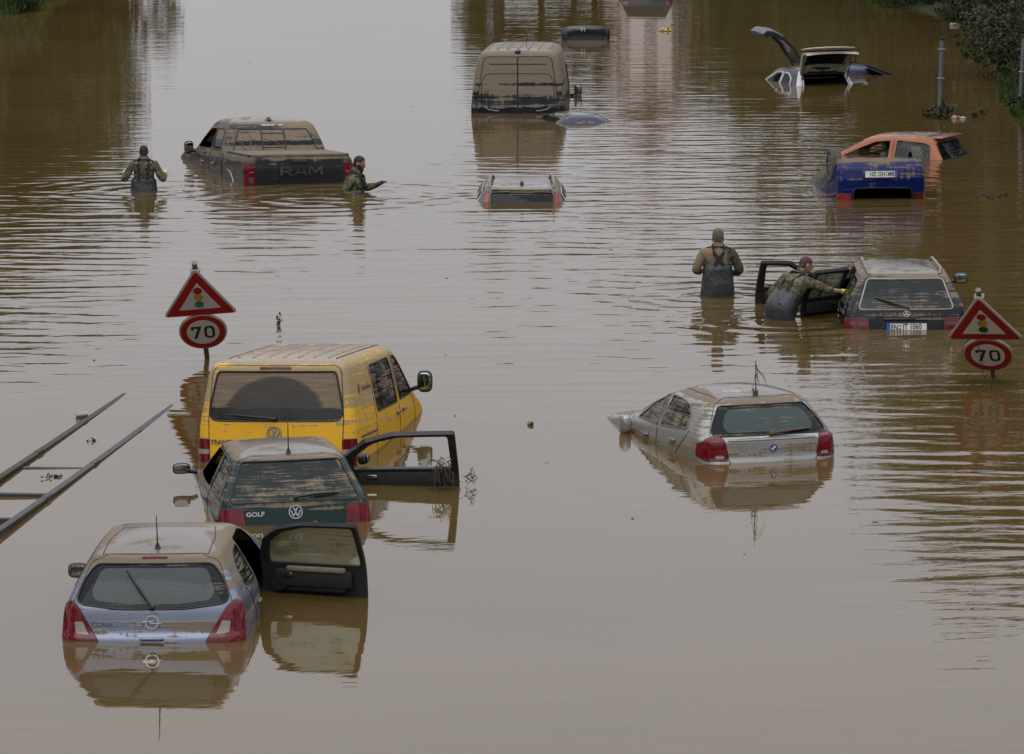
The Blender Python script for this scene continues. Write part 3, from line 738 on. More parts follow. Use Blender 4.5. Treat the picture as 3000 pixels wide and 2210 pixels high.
def seats(c, rows, mat=None, hw=.36):
    for y, z, kind in rows:
        if kind == 'bench':
            b = rbox((1.15, .14, .5), .05, 3, (0, y, z - .25)); obj('rear_bench', b, mat or SEAT, c.root)
            for x in (-.38, .38): obj('headrest', ell((.25, .1, .17), 3, (x, y + .02, z + .09), 14, 8), mat or SEAT, c.root)
        else:
            for x in (-hw, hw):
                b = rbox((.48, .15, .62), .06, 3, (x, y, z - .31)); join(b, ell((.27, .11, .19), 3, (x, y + .02, z + .12), 14, 8)); obj('front_seat', b, mat or SEAT, c.root)
def mirror(c, side, y, z, x, size=(.2, .12, .15), mat=None, gx=.86, gz=.8, arm=.1, yaw=0):
    s = 1 if side == 'right' else -1
    b = ell(size, 3.2, (0, 0, 0), 20, 12); 
    for v in b.verts:
        if v.co.y < 0: v.co.y *= .35
    tube(b, [(-s * size[0] * .4, 0, -size[2] * .25), (-s * (size[0] * .5 + arm), .02, -size[2] * .4)], [.03, .025], 6)
    M = Matrix.Translation((s * x, y, z)) @ Matrix.Rotation(R(yaw * s), 4, 'Z')
    for v in b.verts: v.co = M @ v.co
    m = obj('mirror', b, mat or BLK, c.root)
    g = bmesh.new(); join(g, ell((size[0] * gx, .012, size[2] * gz), 3.2, (0, -size[1] * .19, 0), 20, 8), M); obj('mirror_glass', g, MIRR, m)
    return m
def antenna(c, x, y, h, lean=.12, r=.006):
    p = c.at('top', x, y, -.005); b = bmesh.new(); tube(b, [p, p + Vector((0, 0, .02)), p + Vector((0, -lean * .05, .06))], [.035, .025, .012], 8)
    tube(b, [p + Vector((0, -lean * .05, .05)), p + Vector((0, -lean * h * .4, h * .5)), p + Vector((0, -lean * h, h))], [r * 1.3, r, r * .7], 5)
    return obj('antenna', b, BLK, c.root), p
def wiper(c, x0, z0, x1, z1, mat=None):
    b = bmesh.new(); p, q = c.at('rear', x0, z0, .03), c.at('rear', x1, z1, .022); m = c.at('rear', (x0+x1)/2, (z0+z1)/2, .04)
    tube(b, [p, m, q], [.016, .014, .009], 6); tube(b, [m.lerp(p, .35) - Vector((0, -.018, .004)), q + (q - m) * .18 - Vector((0, -.012, .004))], [.01, .008], 6)
    join(b, ell((.055, .05, .055), 2.4, tuple(c.at('rear', x0, z0, .018)), 10, 6)); return obj('wiper', b, mat or BLK, c.root)
def vw_badge(r):
    b = ring(r, r * .86, .012)
    k = r * .84
    for pts in (((-.36, .76), (0, .08)), ((.36, .76), (0, .08)), ((-.80, .30), (-.36, -.74)), ((-.36, -.74), (0, -.02)), ((0, -.02), (.36, -.74)), ((.36, -.74), (.80, .30))):
        join(b, barp((pts[0][0] * k, pts[0][1] * k), (pts[1][0] * k, pts[1][1] * k), r * .17, .012))
    return b
def number_plate(c, view, x, z, txt, w=.52, h=.112, flip=0, gapx=0.0, parent=None, off=.012):
    M = c.frame(view, x, z, off)
    def put(b):
        for v in b.verts: v.co = M @ v.co
        return b
    p = obj('number_plate', put(join(prism(rpoly([(-w/2, -h/2), (w/2, -h/2), (w/2, h/2), (-w/2, h/2)], .01), .008), bmesh.new())), WPLATE, parent or c.root)
    fr = bmesh.new()
    for a, b_ in (((-w/2, -h/2), (w/2, -h/2)), ((-w/2, h/2), (w/2, h/2)), ((-w/2, -h/2), (-w/2, h/2)), ((w/2, -h/2), (w/2, h/2))): join(fr, barp(a, b_, .012, .012))
    obj('plate_border', put(fr), INK, p)
    obj('country_band', put(join(prism([(-w/2 + .008, -h/2 + .008), (-w/2 + .05, -h/2 + .008), (-w/2 + .05, h/2 - .008), (-w/2 + .008, h/2 - .008)], .0115), bmesh.new())), PBLUE, p)
    a, b_ = txt
    t = text_bm(a, .098 * w / .52, .004, .80, .0016); mx = max(v.co.x for v in t.verts); x0 = -w/2 + .062
    for v in t.verts: v.co += Vector((x0 + mx, 0, .0085))
    e = x0 + 2 * mx + .03
    for k in (-1, 1): join(t, disc(.012, .004, 14), Matrix.Translation((e, .022 * k, .0085)))
    t2 = text_bm(b_, .098 * w / .52, .004, .80, .0016); m2 = max(v.co.x for v in t2.verts)
    sc = min(1, (w/2 - .015 - (e + .03)) / (2 * m2))
    for v in t2.verts: v.co = Vector((v.co.x * sc + e + .028 + m2 * sc, v.co.y, v.co.z + .0085))
    join(t, t2); obj('plate_text', put(t), INK, p, smooth=False)
    return p
def inner_trim(door, root_o, s, y0, y1, zb, x, armrest=True, tan=True):
    """card, armrest and pull of an open door's inner side, in the door's own space"""
    hx, hy = root_o[0], root_o[1]; L = y1 - y0; ym = (y0 + y1) / 2 - hy; xi = x - hx
    b = rbox((.05, L * .8, .16), .02, 2, (xi - s * .03, ym - .02, zb - .14)); o = obj('door_card', b, DARK, door)
    if tan:
        b = rbox((.06, L * .62, .05), .02, 2, (xi - s * .045, ym - .05, zb - .05)); obj('armrest', b, SILT, door)
    b = rbox((.02, .10, .035), .008, 2, (xi - s * .07, ym + L * .24, zb - .10)); obj('inner_handle', b, CHR, door)

# ------------------------------------------------------------ the silver blue hatchback, nearest
def corsa():
    mud = ((0, .05), (.70, .08), (.75, .40), (.785, .62), (.825, .60), (.86, .18), (.95, .26), (1.05, .42), (1.2, .5), (1.36, .78), (1.5, .66))
    PT = paint('silver_blue_paint', (.19, .22, .285), .27, .55, .5, mud, .75, wet=.95, topdry=.53, film=.08)
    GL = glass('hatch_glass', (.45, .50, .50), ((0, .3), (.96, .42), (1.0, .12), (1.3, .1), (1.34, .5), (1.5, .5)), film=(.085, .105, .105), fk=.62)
    GS = glass('hatch_side_glass', (.16, .20, .18), ((0, .45), (1.0, .42), (1.5, .45)))
    FR = glass('hatch_frit', (.0, .0, .0), ((0, .3), (.96, .42), (1.0, .12), (1.3, .1), (1.34, .5), (1.5, .5)))
    c = Car('hatchback_car', 'silver blue hatchback in the foreground with muddy roof and its right front door swung open', 'car', P_CORSA, *K_CORSA, {'paint': PT, 'rubber': RUB}, rc=.24, rcy=.19)
    rw = c.pane('rear_window', 'rear', [(-.55, 1.335), (.55, 1.335), (.66, 1.20), (.72, 1.03), (.66, .99), (.3, .952), (-.3, .952), (-.66, .99), (-.72, 1.03), (-.66, 1.20)], FR, r=.06)
    # clear field inside the black border
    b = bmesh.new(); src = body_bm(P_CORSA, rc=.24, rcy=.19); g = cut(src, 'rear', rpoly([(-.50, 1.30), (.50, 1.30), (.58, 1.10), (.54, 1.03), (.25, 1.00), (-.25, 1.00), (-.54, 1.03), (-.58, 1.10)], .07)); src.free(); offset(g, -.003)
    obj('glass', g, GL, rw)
    for s in (1, -1):
        wl = [(.78, 1.05), (.84, 1.22), (1.08, 1.315), (1.40, 1.338), (1.38, 1.0), (1.2, .995)]
        c.pane('side_window', 'right' if s > 0 else 'left', wl, GS, r=.04)
    c.pane('side_window', 'left', [(1.53, .995), (1.55, 1.345), (2.1, 1.325), (2.65, 1.0)], GS, r=.03)
    c.pane('windscreen', 'front', [(-.66, 1.06), (-.55, 1.35), (.55, 1.35), (.66, 1.06)], GS, r=.05)
    for s in (-1, 1):
        m = lambda pts: [(s * x, z) for x, z in pts]
        c.lamp('rear', m([(.765, 1.02), (.95, .90), (.95, .6), (.51, .6), (.51, .665), (.70, .97)]), RED if s < 0 else REDM, .012, .02, [(m([(.60, .725), (.72, .735), (.735, .84), (.655, .845)]), WLAMP)])
    gate = c.panel('tailgate', 'rear', [(-.75, 1.0), (-.515, .58), (.515, .58), (.75, 1.0), (.60, 1.345), (.45, 1.405), (-.45, 1.405), (-.60, 1.345)], PT)
    # right front door, open
    win = c.hole('right', [(1.50, .955), (1.51, 1.355), (1.98, 1.352), (2.2, 1.30), (2.36, 1.19), (2.41, 1.04), (2.41, .955)], .03)
    d = cut(c.bm, 'right', rpoly([(1.455, .35), (1.465, 1.38), (2.0, 1.375), (2.26, 1.325), (2.43, 1.21), (2.50, 1.05), (2.50, .35)], .03))
    H = (.85, 2.47, 0); thicken(d, .045, 1)
    door = obj('front_door', d, [PT, DARK, RUB], c.root, origin=H); door.rotation_euler = (0, 0, R(72)); door.scale = (1, 1.06, 1.06); door.location.z = -.04
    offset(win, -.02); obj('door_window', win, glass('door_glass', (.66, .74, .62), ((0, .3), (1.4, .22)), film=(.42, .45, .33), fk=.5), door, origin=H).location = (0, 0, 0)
    inner_trim(door, H, 1, 1.50, 2.45, .955, .80); obj('door_pocket', rbox((.05, .62, .09), .03, 3, (.79 - H[0], 1.95 - H[1], .73)), BLK, door); obj('speaker_grille', join(bmesh.new(), disc(.07, .012, 24), Matrix.Translation((.765 - H[0], 2.30 - H[1], .76)) @ Matrix.Rotation(R(-90), 4, 'Y')), BLK, door)
    mm = ell((.20, .12, .15), 3, (.99 - H[0], 2.34 - H[1], 1.04)); obj('door_mirror', mm, PT, door)
    mirror(c, 'left', 2.35, .90, 1.0, (.2, .13, .15), BLK)
    for s in ('right', 'left'):
        c.strip('door_gap', s, [(.74, .4), (.80, .80), (.70, 1.0), (.74, 1.18)] if 0 else [(1.06, .45), (1.10, .72), (.86, .95), (.75, 1.03)], .006, RUB)
        c.strip('door_gap', s, [(1.46, .45), (1.46, 1.0)], .006, RUB)
    c.stick('door_handle', 'right', 1.27, .80, rbox((.17, .03, .035), .012, 2), PT, .02)
    c.stick('brake_light', 'rear', 0, 1.385, rbox((.24, .032, .02), .01, 2), REDM, .004)
    for pts in ([(-.50, .52), (-.50, 1.1), (-.44, 1.72)], [(.50, .52), (.50, 1.1), (.44, 1.72)], [(-.50, .52), (-.2, .49), (.2, .49), (.50, .52)]): c.strip('roof_seam', 'top', pts, .006, RUB)
    b = ring(.066, .054, .014); join(b, barp((-.09, .0), (.0, .012), .012, .014)); join(b, barp((-.085, .008), (.03, .008), .014, .016)); join(b, barp((.03, .012), (-.03, -.012), .012, .016)); join(b, barp((-.03, -.01), (.09, -.01), .014, .016))
    c.stick('badge', 'rear', 0, .835, b, CHR, .004, gate)
    c.stick('model_lettering', 'rear', -.47, .815, text_bm('CORSA', .055, .006, 1.15), plain('dull_chrome', (.2, .21, .23), .3, .9), .004, gate, smooth=False)
    c.stick('handle_bar', 'rear', 0, .685, rbox((.225, .035, .03), .013, 3), PT, .014, gate)
    wiper(c, 0, .965, -.235, 1.25); antenna(c, 0, .66, .33)
    seats(c, [(1.05, 1.03, 'bench'), (1.95, 1.05, 'front')])
    c.finish()
corsa()

# ------------------------------------------------------------ dark green hatchback behind it
def golf():
    mud = ((0, .02), (.80, .06), (.84, .35), (.88, .58), (.92, .45), (.98, .42), (1.12, .50), (1.27, .35), (1.36, .62), (1.45, .6))
    PT = paint('dark_green_paint', (.004, .022, .020), .22, .0, .9, mud, .8, wet=1, topdry=.56, film=.0)
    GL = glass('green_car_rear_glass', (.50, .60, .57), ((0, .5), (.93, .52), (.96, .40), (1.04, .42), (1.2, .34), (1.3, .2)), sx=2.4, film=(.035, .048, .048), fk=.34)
    GS = glass('green_car_side_glass', (.22, .28, .24), ((0, .5), (.95, .52), (1.3, .5)))
    c = Car('hatchback_car', 'dark green hatchback, its right door swung out and tangled with roots', 'car', P_GOLF, *K_GOLF, {'paint': PT, 'rubber': RUB})
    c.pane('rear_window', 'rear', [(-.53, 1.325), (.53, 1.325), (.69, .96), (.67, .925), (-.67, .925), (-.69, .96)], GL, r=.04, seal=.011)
    for s in ('left', 'right'): c.pane('side_window', s, [(.34, .935), (.52, 1.27), (1.24, 1.315), (1.26, .94)], GS, r=.03)
    lw = c.hole('left', [(1.42, .95), (1.44, 1.31), (2.08, 1.30), (2.60, .96)], .03); lw.free()
    c.pane('windscreen', 'front', [(-.63, 1.0), (-.53, 1.31), (.53, 1.31), (.63, 1.0)], GS, r=.05)
    for s in (-1, 1):
        m = lambda pts: [(s * x, z) for x, z in pts]
        c.lamp('rear', m([(.95, .855), (.60, .875), (.555, .86), (.535, .64), (.95, .64)]), RED if s < 0 else REDM, .01, .02)
    gate = c.panel('tailgate', 'rear', [(-.53, .6), (.53, .6), (.71, .93), (.56, 1.335), (.42, 1.372), (-.42, 1.372), (-.56, 1.335), (-.71, .93)], PT)
    win = c.hole('right', [(1.42, .945), (1.43, 1.318), (1.92, 1.315), (2.16, 1.25), (2.34, 1.10), (2.38, .945)], .03); win.free()
    d = cut(c.bm, 'right', rpoly([(1.35, .35), (1.36, 1.357), (1.96, 1.350), (2.24, 1.275), (2.44, 1.10), (2.50, .95), (2.50, .35)], .03))
    H = (.83, 2.47, 0); thicken(d, .05, 1)
    door = obj('front_door', d, [PT, BLK, RUB], c.root, origin=H); door.rotation_euler = (0, 0, R(73)); door.scale = (1, 1.17, 1.05); door.location.z = -.034
    inner_trim(door, H, 1, 1.45, 2.45, .95, .79, tan=False)
    mm = ell((.17, .1, .12), 3.2, (.90 - H[0], 2.30 - H[1], 1.02)); mo = obj('door_mirror', mm, BLK, door)
    b = bmesh.new(); join(b, ell((.14, .012, .10), 3.2, (.90 - H[0], 2.245 - H[1], 1.02))); obj('mirror_glass', b, MIRR, mo)
    mirror(c, 'left', 2.62, 1.0, 1.0, (.2, .11, .125), BLK, arm=.08)
    c.strip('door_gap', 'left', [(1.34, .4), (1.34, .93)], .006, RUB); c.strip('door_gap', 'left', [(2.9, .4), (2.86, .9)], .006, RUB)
    c.strip('rub_strip', 'left', [(.25, .73), (1.5, .72), (2.8, .70)], .018, BLK)
    b = vw_badge(.075); c.stick('badge', 'rear', 0, .815, b, CHR, .006, gate)
    c.stick('model_lettering', 'rear', -.43, .805, text_bm('GOLF', .066, .006, 1.2, .002), CHR, .005, gate, smooth=False)
    wiper(c, .01, .955, .44, .985); antenna(c, 0, .60, .36)
    c.strip('roof_seam', 'top', [(-.40, .55), (-.2, .50), (.2, .50), (.40, .55)], .005, RUB)
    seats(c, [(1.05, .98, 'bench'), (2.0, 1.0, 'front')], plain('pale_seat', (.10, .12, .10), .9, dirt=.4))
    c.finish()
golf()

# ------------------------------------------------------------ yellow van
def postvan():
    mud = ((0, .05), (.95, .06), (1.02, .2), (1.12, .3), (1.22, .36), (1.30, .5), (1.42, .68), (1.75, .74), (1.80, .6), (1.95, .55))
    PT = paint('yellow_paint', (.74, .40, .010), .3, 0, .7, mud, .5, (.36, .26, .13), wet=.9, topdry=.56, film=.10, sharp=.3) if False else paint('yellow_paint', (.74, .40, .010), .3, 0, .7, mud, .72, (.38, .28, .145), wet=.95, topdry=.56, film=.10)
    # the wiper has cleared a fan on the silted pane
    g = G('van_rear_glass'); mask, bl, up, tcn, st = mud_mask(g, ((0, .3), (1.19, .5), (1.22, .1), (1.29, .1), (1.32, .75), (1.36, .92), (1.75, .92)))
    xyz = g.n('ShaderNodeSeparateXYZ', {0: tcn}); dx = g.math('MULTIPLY', g.math('ADD', xyz.outputs[0], .01), .82); dz = g.math('MULTIPLY', g.math('SUBTRACT', xyz.outputs[2], 1.20), 1.02)
    rr = g.math('SQRT', g.math('ADD', g.math('MULTIPLY', dx, dx), g.math('MULTIPLY', dz, dz)))
    rr = g.math('ADD', rr, g.math('MULTIPLY', g.math('SUBTRACT', st, .5), .05)); rr = g.math('ADD', rr, g.math('MULTIPLY', g.math('SUBTRACT', bl, .5), .05))
    mask = g.math('MULTIPLY', mask, g.mr(rr, .465, .50, .16, 1))
    tr = g.n('ShaderNodeBsdfTransparent', {0: (.12, .13, .12, 1)}).outputs[0]; df = g.n('ShaderNodeBsdfDiffuse', {0: (.022, .022, .02, 1)}).outputs[0]
    inn = g.n('ShaderNodeMixShader', {0: .5, 1: tr, 2: df}).outputs[0]; gl = g.n('ShaderNodeBsdfGlossy', {0: (.9, .9, .9, 1), 'Roughness': .12}).outputs[0]
    a = g.n('ShaderNodeMixShader', {0: g.n('ShaderNodeFresnel', {'IOR': 1.5}).outputs[0], 1: inn, 2: gl}).outputs[0]
    GL = g.out(g.n('ShaderNodeMixShader', {0: g.math('MULTIPLY', mask, g.mr(g.noise(g.scale(tcn, (2, 2, 90)), 1.0, 4, .6), .35, .6, .45, 1)), 1: a, 2: g.bsdf(Base_Color=(.225, .17, .112, 1), Roughness=.9)}).outputs[0])
    GS = glass('van_side_glass', (.22, .24, .20), ((0, .3), (1.25, .25), (1.35, .45), (1.8, .5)), sx=1.6)
    c = Car('delivery_van', 'yellow delivery van with a silt covered roof, its rear window wiped in a fan', 'van', P_T5, *K_T5, {'paint': PT, 'rubber': RUB}, rc=.17, rcy=.14, kr=.02)
    c.pane('rear_window', 'rear', [(-.70, 1.73), (.70, 1.73), (.79, 1.30), (.78, 1.20), (.70, 1.165), (-.70, 1.165), (-.78, 1.20), (-.79, 1.30)], GL, r=.05, seal=.012)
    for s in ('right', 'left'):
        c.pane('side_window', s, [(1.36, 1.17), (1.33, 1.72), (2.47, 1.735), (2.53, 1.19)], GS, r=.05)
        c.pane('side_window', s, [(2.70, 1.20), (2.68, 1.735), (2.92, 1.72), (3.50, 1.30), (3.50, 1.22)], GS, r=.05)
        c.strip('door_gap', s, [(1.27, .6), (1.26, 1.75)], .006, RUB); c.strip('door_gap', s, [(2.61, .6), (2.60, 1.76)], .006, RUB); c.strip('door_gap', s, [(3.62, .6), (3.60, 1.2)], .006, RUB)
        c.strip('slide_rail', s, [(.42, .955), (1.25, .965)], .012, BLK)
        c.strip('body_crease', s, [(.30, 1.06), (1.25, 1.07)], .006, PT); c.strip('body_crease', s, [(1.3, .80), (3.5, .83)], .008, PT)
        for y, z in ((2.46, 1.07), (2.83, 1.08)): c.stick('door_handle', s, y, z, rbox((.15, .04, .035), .012, 2), GREYM, .02)
    c.pane('windscreen', 'front', [(-.82, 1.22), (-.72, 1.74), (.72, 1.74), (.82, 1.22)], GS, r=.06)
    for s in (-1, 1):
        m = lambda pts: [(s * x, z) for x, z in pts]
        c.lamp('rear', m([(1.0, .955), (.79, .955), (.785, .63), (1.0, .63)]), RED, .012, .02, [(m([(.788, .785), (.985, .785), (.985, .84), (.788, .84)]), WLAMP)])
    gate = c.panel('tailgate', 'rear', [(-.775, .5), (.775, .5), (.80, 1.2), (.76, 1.74), (.70, 1.80), (-.70, 1.80), (-.76, 1.74), (-.80, 1.2)], PT)
    c.stick('badge', 'rear', -.01, 1.02, vw_badge(.088), CHR, .006, gate)
    c.stick('model_lettering', 'rear', -.52, .925, text_bm('TRANSPORTER', .072, .006, 1.05, .0015), CHR, .005, gate, smooth=False)
    c.stick('brake_light', 'rear', -.01, 1.772, rbox((.37, .034, .02), .01, 2), REDM, .006)
    b = text_bm('Deutsche Post', .085, .004, .9); FT = plain('faded_lettering', (.17, .135, .07), .8)
    c.stick('lettering', 'right', .98, 1.50, b, FT, .003, smooth=False)
    b = ring(.05, .038, .004, 24); join(b, barp((.03, .05), (-.03, -.06), .014, .004)); c.stick('horn_emblem', 'right', .60, 1.50, b, FT, .003)
    wiper(c, 0, 1.19, -.52, 1.235); mirror(c, 'right', 3.5, 1.36, 1.08, (.19, .14, .27), BLK, arm=.1); mirror(c, 'left', 3.5, 1.36, 1.08, (.19, .14, .27), BLK, arm=.1)
    for k, x in enumerate((-.54, -.36, -.18, 0, .18, .36, .54)): c.strip('roof_rib', 'top', [(x, .55), (x, 2.55)], .022, plain('roof_silt', (.26, .19, .13), .6, var=.35, vs=10), -.012)
    for x in (-.64, .64): c.strip('roof_gutter', 'top', [(x, .5), (x, 2.85)], .010, RUB, -.002)
    obj('bulkhead', rbox((1.5, .06, 1.1), .02, 1, (0, 2.35, 1.2)), DARK, c.root)
    seats(c, [(2.95, 1.35, 'front')], hw=.45)
    c.finish()
postvan()

# ------------------------------------------------------------ silver hatchback on the right
def bmw():
    mud = ((0, .05), (.68, .1), (.74, .45), (.79, .6), (.85, .3), (.90, .1), (.97, .3), (1.05, .52), (1.15, .42), (1.26, .5), (1.33, .7), (1.45, .7))
    PT = paint('silver_paint', (.37, .37, .36), .27, .6, .4, mud, .72, wet=1, topdry=.55, film=.2)
    FM = ((0, .3), (.96, .44), (.99, .16), (1.2, .12), (1.25, .45), (1.5, .5))
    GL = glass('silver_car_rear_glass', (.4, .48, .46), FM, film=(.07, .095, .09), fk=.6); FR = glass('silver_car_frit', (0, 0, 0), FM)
    GS = glass('silver_car_side_glass', (.20, .26, .18), ((0, .45), (1.0, .48), (1.1, .52), (1.3, .5)))
    c = Car('hatchback_car', 'silver hatchback alone on the right of the near water, muddy roof with an aerial', 'car', P_BMW, *K_BMW, {'paint': PT, 'rubber': RUB}, rc=.30, rcy=.26, fc=.5, fcy=.55, e=2.0)
    rw = c.pane('rear_window', 'rear', [(-.53, 1.275), (.53, 1.275), (.65, 1.10), (.71, .985), (.66, .945), (-.66, .945), (-.71, .985), (-.65, 1.10)], FR, r=.05)
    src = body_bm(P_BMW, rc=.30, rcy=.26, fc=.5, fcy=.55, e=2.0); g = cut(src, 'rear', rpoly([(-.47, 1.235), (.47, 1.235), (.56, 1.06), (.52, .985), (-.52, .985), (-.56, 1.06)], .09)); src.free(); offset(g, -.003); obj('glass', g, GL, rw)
    TR = plain('window_chrome', (.18, .17, .15), .35, .6, dirt=.3)
    for s in ('left', 'right'):
        c.pane('side_window', s, [(1.68, .955), (1.74, 1.295), (2.0, 1.265), (2.40, .97)], GS, r=.03, sealm=TR, seal=.012)
        c.pane('side_window', s, [(.74, .985), (.80, 1.14), (.98, 1.245), (1.30, 1.29), (1.67, 1.298), (1.61, .955)], GS, r=.05, sealm=TR, seal=.012)
        c.strip('pillar_bar', s, [(.985, .965), (1.05, 1.25)], .012, BLK)
        c.strip('door_gap', s, [(1.64, .5), (1.64, .95)], .006, RUB); c.strip('door_gap', s, [(1.02, .5), (.98, .70), (.72, .90), (.66, .98)], .006, RUB)
        c.strip('door_gap', s, [(2.62, .5), (2.55, .9)], .006, RUB)
        for y, z in ((1.98, .815), (1.08, .835)): c.stick('door_handle', s, y, z, rbox((.18, .03, .035), .012, 2), PT, .022)
    c.pane('windscreen', 'front', [(-.68, 1.02), (-.56, 1.28), (.56, 1.28), (.68, 1.02)], GS, r=.05)
    for s in (-1, 1):
        m = lambda pts: [(s * x, z) for x, z in pts]
        c.lamp('rear', m([(.665, .965), (.775, .915), (.88, .82), (.88, .76), (.80, .672), (.555, .672), (.55, .72), (.595, .925)]), REDM, .010, .03, [(m([(.60, .70), (.70, .70), (.70, .735), (.60, .735)]), WLAMP)])
    gate = c.panel('tailgate', 'rear', [(-.515, .62), (.515, .62), (.73, .98), (.56, 1.29), (.42, 1.352), (-.42, 1.352), (-.56, 1.29), (-.73, .98)], PT)
    b = bmesh.new(); P = [c.at('rear', x, .90, 0) for x in [-.54 + 1.08 * i / 16 for i in range(17)]]; tube(b, P, .016, 8); obj('gate_crease', b, PT, gate)
    b = disc(.046, .008, 32); for_ring = ring(.047, .041, .012); M = c.frame('rear', .0, .80, .006)
    def put(b):
        for v in b.verts: v.co = M @ v.co
        return b
    bd = obj('badge', put(b), INK, gate); obj('badge_ring', put(for_ring), CHR, bd)
    qb = bmesh.new(); qw = bmesh.new()
    for k in range(4):
        pts = [(0, 0)] + [(.028 * cos(k*pi/2 + pi/2*i/6), .028 * sin(k*pi/2 + pi/2*i/6)) for i in range(7)]; join(qb if k % 2 else qw, prism(pts, .010))
    obj('badge_blue', put(qb), PBLUE, bd); obj('badge_white', put(qw), WPLATE, bd)
    wiper(c, 0, .955, .46, .985, plain('muddy_wiper', (.09, .07, .05), .8, dirt=.3))
    a, p = antenna(c, 0, .58, .42, .0)
    obj('mirror', ell((.13, .20, .25), 2.6, (-.97, 2.46, .885), 18, 12), PT, c.root); mirror(c, 'right', 2.42, 1.0, .98, (.2, .13, .15), PT)
    for x in (-1, 1): c.strip('roof_seam', 'top', [(x * .50, .60), (x * .51, 1.1), (x * .46, 1.65)], .007, RUB)
    c.strip('roof_seam', 'top', [(-.42, .58), (-.2, .52), (.2, .52), (.42, .58)], .005, RUB)
    seats(c, [(1.0, 1.0, 'bench'), (1.85, 1.02, 'front')])
    c.finish()
    # weed caught on the aerial
    b = bmesh.new(); rg = random.Random(3); Mw = c.root.matrix_basis
    q = Mw @ p
    for k in range(7):
        z0 = rg.uniform(.22, .38) ; s = Vector((0, 0, z0)); e = s + Vector((rg.uniform(-.10, .14), rg.uniform(-.05, .05), -rg.uniform(.05, .2))); tube(b, [q + s, q + (s + e) / 2 + rv(rg) * .02, q + e], [.005, .004, .002], 4)
    for k in range(14):
        s = Vector((rg.uniform(-.03, .03), rg.uniform(-.03, .03), rg.uniform(.0, .05))); tube(b, [q + s, q + s + Vector((rg.uniform(-.05, .05), rg.uniform(-.05, .05), rg.uniform(.0, .10)))], [.007, .003], 4)
    tag(obj('weed_strand', b, plain('dry_weed', (.06, .05, .03), .9)), 'thin weed strands caught on the aerial of the silver hatchback', 'weed')
bmw()

